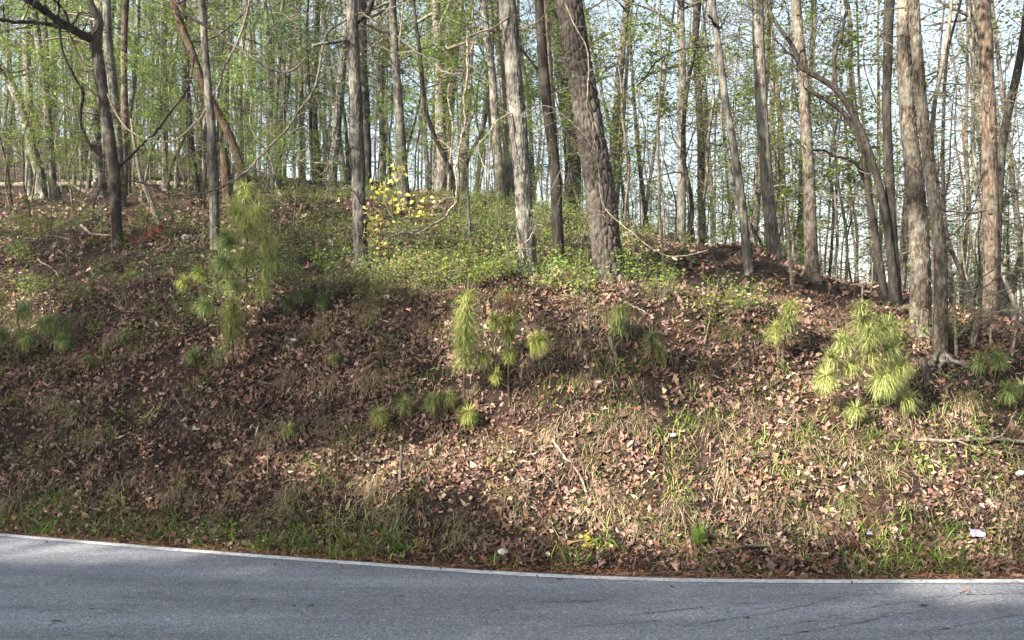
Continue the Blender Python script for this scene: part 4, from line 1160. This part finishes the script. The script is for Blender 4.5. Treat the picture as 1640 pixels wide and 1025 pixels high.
def seedling(label, base, top, tufts, seed, stemw=0.012, candle=False, group='young pines on the bank', dz=0.0):
    """base/top pixels of the stem; tufts: (px, py, shoot length px, needles, needle length m, colour, axis)."""
    r = np.random.default_rng(seed)
    b = hit(*base); y = b[1] + dz
    root = empty('pine_seedling', b); tag(root, label, 'pine seedling', group)
    P = np.array([b - np.array([0, 0, 0.03]), at(base[0] * 0.6 + top[0] * 0.4 + r.normal(0, 3), base[1] * 0.6 + top[1] * 0.4, y), at(*top, y)])
    S = smooth(P, 14)
    mb = MB(); tube(mb, S, np.linspace(stemw, stemw * 0.35, 14), 6, 0)
    build(mb, 'stem', ['bark_red'], root, b)
    if candle:
        mb = MB(); tube(mb, np.array([S[-1], S[-1] + [0, 0, 0.07], S[-1] + [0.004, 0, 0.15]]), [0.009, 0.008, 0.003], 6, 0)
        build(mb, 'shoot_tip', ['twig_pale'], root, b)
    for (px, py, ln, n, L, col, ax) in tufts:
        c = at(px, py, y + r.normal(0, 0.06))
        mb = MB()
        i = int(np.argmin(abs(S[:, 2] - (c[2] - 0.08))))
        if np.linalg.norm(S[i] - c) > 0.05:
            tube(mb, smooth([S[i], (S[i] + c) / 2 + [0, 0, -0.02], c], 6), np.linspace(0.006, 0.004, 6), 5, 1)
        tuft(mb, c, np.asarray(ax, float), ln * y / F, int(n * 1.15), L * 1.22, col * 1.1, r)
        build(mb, 'needle_tuft', ['needle', 'bark_red'], root, b)
U = (0, 0, 1)
seedling('tall columnar pine seedling with drooping silvery green needles at mid bank', (744, 660), (750, 468), [(745, 588, 52, 800, 0.18, PN * 1.25, U), (746, 555, 50, 800, 0.185, PN * 1.25, U), (748, 520, 45, 560, 0.18, PN * 1.3, U), (750, 485, 20, 160, 0.11, PNY, U)], 801, candle=True)
seedling('low bright pine tuft at the foot of the columnar seedling', (750, 684), (750, 668), [(750, 670, 14, 420, 0.13, PNY, (0, -.4, 1))], 819)
seedling('open pine seedling with rusty top right of the columnar one', (816, 652), (817, 495), [(815, 522, 14, 420, 0.14, PNY, U), (818, 492, 22, 150, 0.10, RUST * np.array([.9, 1.3, 1.2]), U), (848, 548, 22, 460, 0.15, PNY * 1.1, (1, -.3, .2)), (800, 516, 14, 260, 0.12, PNY, (-1, -.3, .4)), (817, 572, 12, 340, 0.12, PNY, (0, -.4, 1)), (785, 572, 16, 300, 0.13, PNY, (-1, -.2, .2)), (798, 605, 10, 240, 0.10, PNY * 1.1, (-.4, -.4, .5)), (816, 545, 18, 380, 0.13, PNY, U)], 802)
seedling('bright bushy pine seedling beside the tall feathery one', (374, 596), (373, 485), [(372, 545, 28, 620, 0.18, PN, U), (373, 515, 22, 500, 0.17, PNY, U), (374, 492, 12, 170, 0.12, PNY, U)], 803, dz=-0.1)
seedling('tall feathery pine sapling on the left brow', (392, 560), (394, 305), [(n_[0], n_[1], n_[2], n_[3], n_[4] * 1.1, n_[5] * 1.35, n_[6]) for n_ in [(393, 320, 24, 420, 0.14, PN, U), (385, 350, 22, 460, 0.16, PN, (-.5, 0, 1)), (405, 352, 22, 460, 0.16, PN, (.5, 0, 1)), (375, 390, 24, 460, 0.16, PND * 1.3, (-.7, 0, .6)), (415, 392, 24, 460, 0.16, PN, (.7, 0, .6)), (393, 380, 30, 560, 0.16, PN, U), (372, 430, 26, 460, 0.15, PND * 1.4, (-.6, -.3, .5)), (420, 432, 28, 460, 0.16, PND * 1.2, (.7, -.2, .5)), (394, 430, 30, 480, 0.16, PN, U), (412, 470, 22, 360, 0.15, PN, (.6, -.2, .6)), (385, 468, 22, 360, 0.15, PN, (-.5, -.3, .6)), (330, 440, 18, 260, 0.12, PNY * 0.85, (-1, -.2, .4)), (300, 455, 12, 220, 0.11, PNY * 0.85, (-.8, -.2, .6)), (340, 490, 18, 320, 0.14, PND * 1.2, (-1, -.2, .2))]], 804, 0.010)
seedling('dark green bushy pine at left brow right of the feathery sapling', (488, 505), (490, 470), [(488, 480, 14, 420, 0.14, PND * 1.1, U), (470, 488, 12, 320, 0.13, PND, (-1, 0, .5)), (508, 486, 12, 320, 0.13, PND, (1, 0, .5))], 805)
seedling('pine seedling cut off by the left edge of the picture', (30, 590), (22, 455), [(-4, 490, 20, 420, 0.17, PNY * 0.9, U), (30, 510, 24, 460, 0.17, PND * 1.4, (.4, 0, .7)), (60, 520, 26, 460, 0.16, PND * 1.3, (1, 0, .3)), (85, 545, 24, 360, 0.15, PND * 1.2, (1, 0, .1)), (40, 550, 22, 420, 0.15, PN, (.3, -.4, .5)), (10, 545, 22, 420, 0.15, PND * 1.3, (-.3, -.3, .5)), (95, 520, 20, 220, 0.14, PND, (1, 0, .4))], 806, 0.014)
seedling('large pine seedling with big round needle tufts on the right bank', (1370, 690), (1381, 482), [(1381, 500, 16, 220, 0.12, PN, U), (1382, 530, 24, 420, 0.15, PN, U), (1360, 555, 20, 300, 0.15, PN, (-.7, 0, .5)), (1408, 530, 22, 320, 0.15, PN, (.8, 0, .5)), (1415, 560, 20, 320, 0.15, PND * 1.4, (.8, 0, .3)), (1325, 612, 14, 560, 0.16, PN * 1.15, (-.3, -.5, .9)), (1410, 618, 26, 800, 0.19, PN * 1.15, (.2, -.6, .9)), (1390, 580, 22, 420, 0.16, PN, (.2, -.3, .9)), (1365, 592, 18, 320, 0.15, PN, (-.5, -.3, .7)), (1432, 592, 20, 380, 0.15, PN, (.8, -.3, .5)), (1392, 550, 24, 380, 0.15, PN, U), (1372, 662, 12, 260, 0.13, PN, (-.2, -.4, .8)), (1340, 575, 14, 200, 0.12, PN * 0.9, (-.8, 0, .3)), (1440, 640, 18, 260, 0.14, PN * 0.8, (.9, -.2, .1))], 807, 0.014, True)
seedling('small two tufted pine seedling on the right brow below the leaf slope', (1252, 590), (1268, 492), [(1268, 500, 16, 260, 0.13, PNY * 0.9, U), (1245, 535, 16, 320, 0.14, PNY * 0.9, (-.3, -.3, .8)), (1262, 522, 16, 260, 0.13, PN, U)], 808)
seedling('drooping pine seedling below the plated pine', (995, 560), (993, 495), [(992, 530, 22, 420, 0.15, PND * 1.5, U), (994, 508, 16, 320, 0.13, PN, U)], 809)
seedling('soft drooping pine seedling right of the grey broken stake', (1046, 592), (1046, 530), [(1044, 560, 26, 300, 0.15, PN * 0.85, U), (1052, 575, 18, 200, 0.14, OLIVE, (.4, 0, .8))], 810)
seedling('low bright pine tuft at left of the mid bank trio', (608, 685), (608, 655), [(608, 672, 14, 420, 0.12, PNY * 0.95, (0, -.4, 1))], 811)
seedling('low olive pine tuft in the middle of the mid bank trio', (648, 675), (648, 640), [(648, 655, 14, 360, 0.13, PN, (0, -.3, 1))], 812)
seedling('wider pine tuft at right of the mid bank trio', (705, 668), (705, 630), [(695, 650, 14, 360, 0.13, PN, (-.3, -.3, 1)), (715, 645, 14, 300, 0.13, OLIVE * 1.6, (.5, -.2, 1))], 813)
seedling('pine seedling under the hollow oak roots at right', (1600, 605), (1598, 570), [(1598, 585, 16, 360, 0.14, PND * 1.5, (0, -.2, 1)), (1575, 582, 12, 200, 0.13, PND * 1.3, (-1, 0, .3))], 814)
seedling('pine seedling half out of the right edge', (1640, 660), (1640, 615), [(1640, 635, 18, 420, 0.15, PN, (-.2, -.2, 1)), (1622, 628, 12, 200, 0.13, PND * 1.4, (-1, 0, .3))], 815)
seedling('low dull pine tuft under the left brow', (318, 588), (318, 565), [(312, 575, 14, 300, 0.13, PND * 1.5, (-.3, -.3, 1)), (345, 572, 12, 220, 0.12, PND * 1.4, (.7, -.2, .6))], 816)
seedling('small yellowish pine tuft low on the left bank', (462, 702), (462, 685), [(462, 692, 10, 260, 0.11, OLIVE * 1.7, (0, -.3, 1))], 817)
seedling('small pine tuft on the left bank above the brown tussock', (535, 590), (535, 570), [(535, 580, 10, 220, 0.10, PN, (0, -.3, 1))], 818)

# rust coloured dead pine branch
b = hit(235, 388); mb = MB(); r = np.random.default_rng(830)
root = empty('dead_pine_branch', b); tag(root, 'rust red dead pine branch lying by the crooked oak foot', 'dead branch')
P = smooth([at(268, 362, b[1]), at(240, 378, b[1] - .1), at(205, 386, b[1] - .2)], 8)
tube(mb, P, np.linspace(0.008, 0.005, 8), 5, 0); build(mb, 'stem', ['bark_red'], root, b)
for (px, py, n) in [(262, 366, 500), (250, 374, 420), (238, 380, 420), (222, 386, 520), (205, 386, 460)]:
    mb = MB(); tuft(mb, at(px, py, b[1] - .1), np.array([-.6, -.3, .2]), 0.08, n, 0.14, RUST, r, w=0.0028); build(mb, 'needle_tuft', ['dry'], root, b)
for (px, py, lab) in [(210, 436, 'patch of rusty dead needles below the crooked oak'), (520, 385, 'tiny rusty dead seedling behind the left brow')]:
    b = hit(px, py); mb = MB()
    tuft(mb, b + [0, 0, 0.02], np.array([0.3, -.5, .8]), 0.08, 220, 0.13, RUST * np.array([0.8, .9, 1]), r, w=0.0028)
    tag(build(mb, 'dead_needles', ['dry'], None, b), lab, 'dead needles')

# ------------------------------------------------------------------ ferns and small bright plants
def fern(label, px, py, n, L, col, seed, name='fern', lean=(0, -.4, 0.6)):
    p = hit(px, py); r = np.random.default_rng(seed)
    root = empty(name, p); tag(root, label, 'fern')
    for k in range(n):
        mb = MB(); a = r.uniform(0, 6.283)
        P = grow(p, np.array([math.cos(a) * 0.8, math.sin(a) * 0.8, 0.7]) * (1.0 if lean[2] < 1 else 0.5) + np.array(lean) * 0.5, L * r.uniform(0.7, 1.1), 8, r, 0.08, -0.12 if lean[2] < 1 else 0.05)
        S = smooth(P, 16)
        tube(mb, S, np.linspace(0.0025, 0.001, 16), 3, 0, col=col * 0.8)
        d = nrm(np.gradient(S, axis=0)); side = nrm(np.cross(d, [0, 0, 1.]))
        for s_ in (-1, 1):
            ln = L * 0.24 * np.sin(np.linspace(0.25, 3.0, 16)) + 0.005
            stamp(mb, LEAF4[0] * np.array([0.9, 1, 1]), LEAF4[1], S, side * s_ + d * 0.35, np.tile([[0, 0, 1.]], (16, 1)), ln, 0, jit(col, 16, 0.15, r))
        build(mb, 'frond', ['leaf'], root, p)
fern('spreading bright fern on the shaded left bank', 150, 590, 6, 0.26, GREEN * 1.2, 840, lean=(.8, -.3, .4))
fern('second smaller fern left of the spreading one', 120, 600, 4, 0.2, GREEN, 841)
fern('upright lime green fern low on the right bank', 1120, 880, 5, 0.22, GREEN * 1.4, 842, lean=(.2, -.1, 1.4))
fern('fern at the foot of the crooked oak', 155, 392, 5, 0.26, GREEN * 1.1, 843)
fern('small fern right of the crooked oak foot', 197, 398, 4, 0.2, GREEN, 844)
for (px, py, lab, c, n) in [(936, 872, 'tiny lime yellow seedling low on the sunny bank', np.array([0.34, 0.36, 0.04]), 60), (372, 855, 'bright green weed at the left verge', GREEN * 1.5, 50), (320, 858, 'broad leaved weed in the left verge', GREEN * 1.4, 50), (1600, 850, 'small yellow green weed at lower right', YGREEN, 60)]:
    p = hit(px, py + 8); mb = MB(); r = np.random.default_rng(int(px))
    small_bush(mb, p, 0.12, 0.1, n, c, r, 0.035, 4)
    tag(build(mb, 'small_weed', ['twig', 'leaf'], None, p), lab, 'weed')

mb = MB(); r = np.random.default_rng(860)
for k in range(900):
    x_ = r.uniform(-7.5, 7); y_ = float(road_edge(x_)) + r.uniform(0.4, 4.2)
    px_ = 820 + F * x_ / y_
    if not -80 < px_ < 1720 or float(vnoise(x_ * 0.9, y_ * 0.9, 77)) < 0.42: continue
    small_bush(mb, np.array([x_, y_, float(terr(x_, y_))]), r.uniform(0.06, 0.16), 0.08, int(r.integers(6, 22)), (GREEN if r.uniform() < 0.7 else OLIVE) * r.uniform(0.5, 1.0), r, 0.036, 2)
tag(build(mb, 'weeds', ['twig', 'leaf']), 'small scattered green weeds between the leaves on the bank', 'weeds', kind='stuff')

# ------------------------------------------------------------------ sticks, logs, rocks, scraps
def stick(label, pts, w, bark='dead', name='stick', lift=0.015, seed=1, sides=7, offs=None, cat='stick', forks=0):
    P = []
    r = np.random.default_rng(seed)
    for k, (px, py) in enumerate(pts):
        q = hit(px, py); q[2] += lift + (offs[k] if offs else 0)
        P.append(q)
    P = np.array(P)
    n = max(8, 6 * len(P))
    S = smooth(P, n); S[1:-1] += r.normal(0, 0.004, (n - 2, 3))
    R = np.linspace(w[0], w[1], n) / F * P[:, 1].mean() / 2
    mb = MB(); tube(mb, S, R * (1 + 0.12 * r.standard_normal(n)), sides, 0)
    c0 = mb.n
    for k in range(forks):
        i = r.integers(2, n - 1)
        limb(mb, S[i], nrm(S[i] - S[i - 1]) + rand_dir(1, r)[0] * 0.7 + [0, -.2, .3], r.uniform(0.15, 0.4), R[i] * 0.5, r, 2, 1, sides=4)
    return tag(build(mb, name, [bark, 'leaf'], None, P[0]), label, cat)
def upright(label, base, top, w, bark='dead', name='dead_sapling', seed=1, forks=0, cat='stick', mid=None, dy=-0.02):
    b = hit(*base); r = np.random.default_rng(seed)
    pts = [b - [0, 0, .03]] + ([at(*mid, b[1] + dy)] if mid else []) + [at(*top, b[1] + dy)]
    S = smooth(np.array(pts), 14); S[1:-1] += r.normal(0, 0.003, (12, 3))
    R = np.linspace(w[0], w[1], 14) * b[1] / F / 2
    mb = MB(); tube(mb, S, R, 7, 0)
    for k in range(forks):
        i = r.integers(4, 13)
        limb(mb, S[i], nrm(S[i] - S[i - 1]) + rand_dir(1, r)[0] * 0.8, r.uniform(0.1, 0.4), max(R[i] * 0.5, .002), r, 3, 2, sides=4)
    return tag(build(mb, name, [bark, 'leaf'], None, b), label, cat)
stick('pale lichen spotted stick lying down the sunny lower bank', [(885, 715), (905, 742), (925, 768), (940, 798)], (5, 4), 'dead', seed=1, lift=0.045)
stick('long grey fallen branch lying level on the right bank', [(1470, 718), (1520, 716), (1570, 713), (1645, 718)], (5.5, 6), 'dead', seed=2, forks=3, lift=0.05)
stick('thin grey stick slanting up right low on the right bank', [(1237, 876), (1257, 854), (1273, 836)], (4, 3), 'dead', seed=3)
stick('grey stick lying in leaves just above the right verge', [(1135, 896), (1165, 890), (1205, 885), (1235, 886)], (5, 4), 'dead', seed=4, forks=2, lift=0.045)
stick('long thin twig lying along the road edge', [(990, 924), (1060, 922), (1110, 921), (1150, 925)], (4, 3), 'twig', seed=5, forks=2)
stick('curved brown root low on the right bank', [(1150, 856), (1175, 858), (1190, 848), (1192, 835)], (4, 3), 'twig', seed=6)
stick('forked pale twig on bare soil under the left brow', [(548, 552), (575, 540), (592, 522), (602, 510)], (3, 2), 'dead', seed=7, forks=1)
stick('thin pale twig on the left bank above the fern', [(162, 482), (185, 492), (205, 502), (220, 503)], (3, 2), 'dead', seed=8, forks=2)
stick('bent pale twig across the bare brow left of centre', [(165, 466), (182, 474), (198, 500)], (3, 2), 'dead', seed=9)
stick('slanting twig on the shaded left bank', [(278, 638), (292, 655), (302, 678)], (3, 2), 'twig', seed=10)
stick('mossy broken branch lying left of the upright broken stick', [(565, 735), (590, 742), (620, 738), (645, 730)], (5, 4), 'dead', seed=11, forks=2)
stick('thin pale twig rising left of the plated pine vine on the right brow', [(1128, 556), (1135, 530), (1142, 500), (1150, 470)], (3, 2), 'twig_pale', seed=12, offs=[0, .05, .08, .1])
stick('crossed dry twig on the brow below the plated pine', [(1000, 488), (1030, 502), (1045, 512)], (3, 2), 'twig_pale', seed=13, forks=2)
stick('small curved branch on the sunny slide', [(1290, 842), (1330, 838), (1345, 842)], (4, 2), 'twig', seed=14, forks=1)
stick('broken wood chunk in the sunny slide', [(1376, 762), (1382, 774), (1388, 782)], (9, 7), 'dead', seed=15)
stick('dead twig hanging over the right bank below the seedling', [(1455, 632), (1468, 650), (1475, 690)], (3, 2), 'dead', seed=16, forks=1)
upright('upright broken grey stick standing low on the bank', (640, 772), (644, 714), (6, 5), 'bark_grey', seed=20)
upright('grey weathered broken stake leaning under the plated pine', (990, 578), (976, 540), (6, 8), 'dead', seed=21)
upright('thin bare stem standing right of the crossed twigs', (930, 560), (932, 498), (2.5, 2), 'twig', seed=22)
upright('tall thin bare stem standing below the plated pine', (943, 548), (941, 400), (2, 1.5), 'twig', seed=23, forks=1)
upright('thin dead stem on the left bank beside the tussocks', (430, 775), (428, 700), (3, 2), 'twig', seed=24)
upright('thin bare stalk standing on the left bank face', (250, 490), (240, 410), (3, 2), 'twig', seed=25, forks=2)
upright('slender dead stalk in front of the lone oak', (535, 478), (533, 385), (2, 1.5), 'bark_red', seed=26, forks=1)
upright('short grey stalk below the left seedling', (89, 575), (88, 545), (3, 2.5), 'dead', seed=27)
upright('thin sapling stem standing right of the plated pine', (1062, 440), (1060, 350), (4, 3), 'twig_pale', seed=28, forks=3, cat='sapling')
upright('slim pale sapling left of the slope oak', (1270, 465), (1258, 330), (6, 4), 'twig_pale', seed=29, forks=2, cat='sapling', mid=(1263, 400))
upright('short forked dark sapling between the brow bushes', (1158, 470), (1140, 395), (5, 3), 'bark_dark', seed=30, forks=4, cat='sapling')
upright('thin young stem at the right of the leaf slope', (1395, 482), (1398, 420), (3, 2), 'twig_pale', seed=31, forks=3, cat='sapling')
upright('thin stem standing among shrubs right of the bough', (755, 395), (748, 300), (6, 5), 'bark_grey', seed=32, forks=3, cat='sapling')
upright('thin bare stem above the soft pine sapling', (470, 360), (477, 290), (3, 2), 'twig', seed=33, forks=2, cat='sapling')
# bleached bare brush at the right edge
for k, (bs, tp, w, lab) in enumerate([((1532, 570), (1528, 470), (6, 3), 'pale bare bush stem left in the right edge brush'), ((1556, 560), (1570, 500), (7, 4), 'thick bleached bare bush stem bending right at the right edge'), ((1585, 560), (1590, 480), (4, 2), 'thin bare bush stem near the right edge'), ((1620, 570), (1636, 470), (5, 3), 'bare bush stem beside the right frame edge')]):
    upright(lab, bs, tp, w, 'twig_pale', 'bare_bush', 40 + k, 9, 'bush')
yb = hit(1556, 560)[1]
tb = dict(root=empty('bare_bush', hit(1562, 556)), b=hit(1562, 556), y=yb)
tag(tb['root'], 'bleached dead branch reaching right out of the frame above the bank', 'branch')
bough(tb, [(1556, 552), (1562, 515), (1585, 502), (1612, 500), (1650, 512), (1690, 520)], (5, 4), (0, -0.5), 'twig_pale', twigs=12, tl=0.4, seed=60)
bough(tb, [(1540, 500), (1560, 480), (1600, 470), (1650, 455), (1690, 450)], (3, 2), (0, -0.3), 'twig_pale', twigs=10, tl=0.4, seed=61)
bough(tb, [(1530, 465), (1570, 462), (1610, 440), (1660, 425)], (2.5, 2), (0, -0.2), 'twig_pale', twigs=8, tl=0.3, seed=62)
# roots under the hollow oak
t = T['q1505']
for k, (pts, w) in enumerate([([(1500, 566), (1490, 580), (1478, 592), (1476, 604)], (9, 4)), ([(1508, 570), (1512, 582), (1506, 592)], (10, 5)), ([(1514, 568), (1540, 582), (1560, 590)], (7, 3)), ([(1560, 588), (1575, 600), (1580, 625)], (3, 2)), ([(1545, 584), (1566, 596), (1560, 628)], (3, 2))]):
    bough(t, pts, w, (-0.05, -0.25), 'bark_grey', name='root', twigs=2, tl=0.15, seed=90 + k)
upright('burnt looking stump at the brow beside the hollow oak', (1482, 604), (1480, 574), (15, 9), 'bark_grey', 'tree_stump', 95, 0, 'stump')

# fallen logs
def log(label, pts, w, bark, seed, y=None):
    P = np.array([hit(px, py, far=23) for px, py in pts])
    R = np.linspace(w[0], w[1], len(P)) * P[:, 1].mean() / F / 2
    P[:, 2] += R * 0.7
    mb = MB(); trunk(mb, P, R, 28, 0.06, 9, 0.05, 0.2, 0.008, 0.0, seed)
    o = tag(build(mb, 'fallen_log', [bark, 'heart'], None, P[0]), label, 'log')
log('long pale fallen log across the left woods floor', [(-20, 300), (120, 298), (240, 296), (330, 300)], (9, 7), 'dead', 1)
log('dark fallen log behind the crooked oak', [(100, 285), (200, 284), (300, 290)], (10, 9), 'bark_dark', 2)
log('slanting grey log at the left crest', [(60, 316), (110, 300), (160, 280)], (7, 5), 'bark_grey', 3)
log('pale fallen trunk lying along the crest right of the pine', [(985, 386), (1030, 386), (1080, 382)], (8, 6), 'dead', 4)
log('dark rotting log on the crest behind the leaf slope', [(1075, 388), (1120, 386), (1180, 392)], (14, 11), 'bark_dark', 5)
log('thin fallen log between the pine and the woods edge', [(930, 362), (990, 372), (1050, 376)], (6, 5), 'bark_grey', 6)
upright('jagged dark stump on the crest beside the rotting log', (1112, 392), (1108, 366), (17, 8), 'bark_dark', 'tree_stump', 96, 0, 'stump')
for k, (pts, w, lab) in enumerate([([(130, 368), (150, 382), (190, 384)], (5, 3), 'grey bent dead branch by the crooked oak foot'), ([(110, 362), (150, 350), (172, 334)], (4, 3), 'forked dead branch left of the crooked oak'), ([(20, 395), (70, 385), (110, 390)], (3, 2), 'thin dead branch on the left slope'), ([(60, 425), (85, 440), (100, 462)], (3, 2), 'dead twig tangle above the left seedling')]):
    stick(lab, pts, w, 'twig', 'fallen_stick', 0.08, 100 + k, forks=6, cat='branch')

def rock(label, px, py, w, seed, mat='rock', name='rock', flat=0.7, cat='rock'):
    p = hit(px, py); r = np.random.default_rng(seed)
    R = w * p[1] / F / 2
    n, m_ = 14, 9
    th = np.linspace(0, 2 * math.pi, n, endpoint=False); ph = np.linspace(0.05, math.pi - 0.05, m_)
    A, B = np.meshgrid(th, ph)
    V = np.stack([np.cos(A) * np.sin(B), np.sin(A) * np.sin(B), np.cos(B) * flat], -1)
    for q in range(7):
        d = rand_dir(1, r)[0]; c = r.uniform(0.55, 0.9)
        s_ = V @ d; V = V - np.maximum(s_ - c * 0.8, 0)[..., None] * d * 0.85
    V = V * R * (1 + 0.05 * r.standard_normal((m_, n, 1)))
    i = np.arange(m_ - 1)[:, None] * n; j = np.arange(n)[None]; j2 = (j + 1) % n
    mb = MB(); mb.add(V + p + [0, 0, R * 0.3], quad=np.stack([i + j, i + j2, i + n + j2, i + n + j], -1).reshape(-1, 4))
    tag(build(mb, name, [mat], None, p), label, cat)
rock('pale rock at the feet of the left trees near the rusty branch', 297, 384, 17, 1)
rock('small white rock on the bank below the lone oak', 620, 480, 13, 2)
rock('small pale stone at the verge below the tussocks', 806, 888, 20, 3, flat=0.5)
rock('light stone in the left verge', 140, 846, 15, 4, flat=0.5)
rock('pale stone high on the bank right of centre', 960, 615, 14, 5, flat=0.5)
rock('flat grey stone on the right edge of the bank', 1636, 762, 20, 6, flat=0.5)
rock('pale pebble in the shoulder right of centre', 1287, 923, 11, 7, flat=0.5)
rock('light stone half buried under the left brow', 470, 548, 14, 8, flat=0.5)
def scrap(label, px, py, w, seed, col='wrapper'):
    p = hit(px, py); r = np.random.default_rng(seed); s_ = w * p[1] / F / 2
    g = np.linspace(-1, 1, 9); A, B = np.meshgrid(g, g)
    n_ = tnormal(np.array([p[0]]), np.array([p[1]]))[0]
    X = nrm(np.cross(n_, [0, 1, 0.])); Y = np.cross(n_, X)
    Z = 0.45 * fbm(A * 1.8 + seed, B * 1.8, seed, 3) + 0.2 * r.standard_normal(A.shape) * 0.4 + 0.3
    V = p + (X * A[..., None] + Y * B[..., None] * 0.7 + n_ * Z[..., None]) * s_ + n_ * 0.03
    i = np.arange(8)[:, None] * 9; j = np.arange(8)[None]
    mb = MB(); mb.add(V, quad=np.stack([i + j, i + j + 1, i + 10 + j, i + 9 + j], -1).reshape(-1, 4))
    tag(build(mb, 'litter_scrap', [col], None, p), label, 'litter')
scrap('crumpled lilac white wrapper low on the right bank', 1562, 862, 22, 1)
scrap('tiny white scrap on the sunny slope', 1077, 705, 9, 2)
scrap('small pale paper scrap low on the right bank', 1390, 862, 9, 3)
# few flattened dark leaves on the asphalt
mbp = []
for k, (px, py, w, lab) in enumerate([(1478, 972, 16, 'dark flattened leaf on the asphalt at right'), (645, 957, 14, 'dark flattened leaf on the asphalt below the left tussocks'), (498, 972, 13, 'right of two dark flecks on the asphalt'), (470, 973, 10, 'left of two dark flecks on the asphalt'), (405, 963, 12, 'thin dark fleck on the asphalt left of the pair'), (90, 997, 16, 'dark flat leaf on the asphalt at far left'), (1195, 992, 14, 'dark stain like flat leaf on the asphalt at centre right'), (613, 996, 7, 'pale chip on the asphalt near the bottom edge')]):
    y_ = EYE * F / (py - HZ); x_ = (px - 820) / F * y_
    mb = MB(); s_ = w * y_ / F
    tv, tf = OAK[k % 7]
    stamp(mb, tv * np.array([1, 1, 0.15]), tf, [[x_, y_, 0.012]], [[1, 0.1, 0]], [[0, 0, 1.]], [s_], 0, [[0.035, 0.03, 0.028] if 'pale' not in lab else [0.6, 0.6, 0.6]])
    tag(build(mb, 'fallen_leaf', ['dry'], None, (x_, y_, 0)), lab, 'leaf')

# where several things would read the same, say which one by its order from the left
same = {}
for o in bpy.data.objects:
    if o.parent is None and 'label' in o and 'group' in o:
        same.setdefault(o['label'], []).append(o)
ORD = ['leftmost', 'second from left', 'third from left', 'fourth from left', 'fifth from left', 'sixth from left', 'seventh from left', 'eighth from left', 'ninth from left', 'tenth from left', 'eleventh from left', 'twelfth from left']
for lab, obs in same.items():
    if len(obs) < 2: continue
    obs.sort(key=lambda o: o.location.x / max(o.location.y, 1))
    for k, o in enumerate(obs):
        o['label'] = (ORD[k] if k < len(ORD) else 'far right') + ' ' + lab
        o['group'] = lab
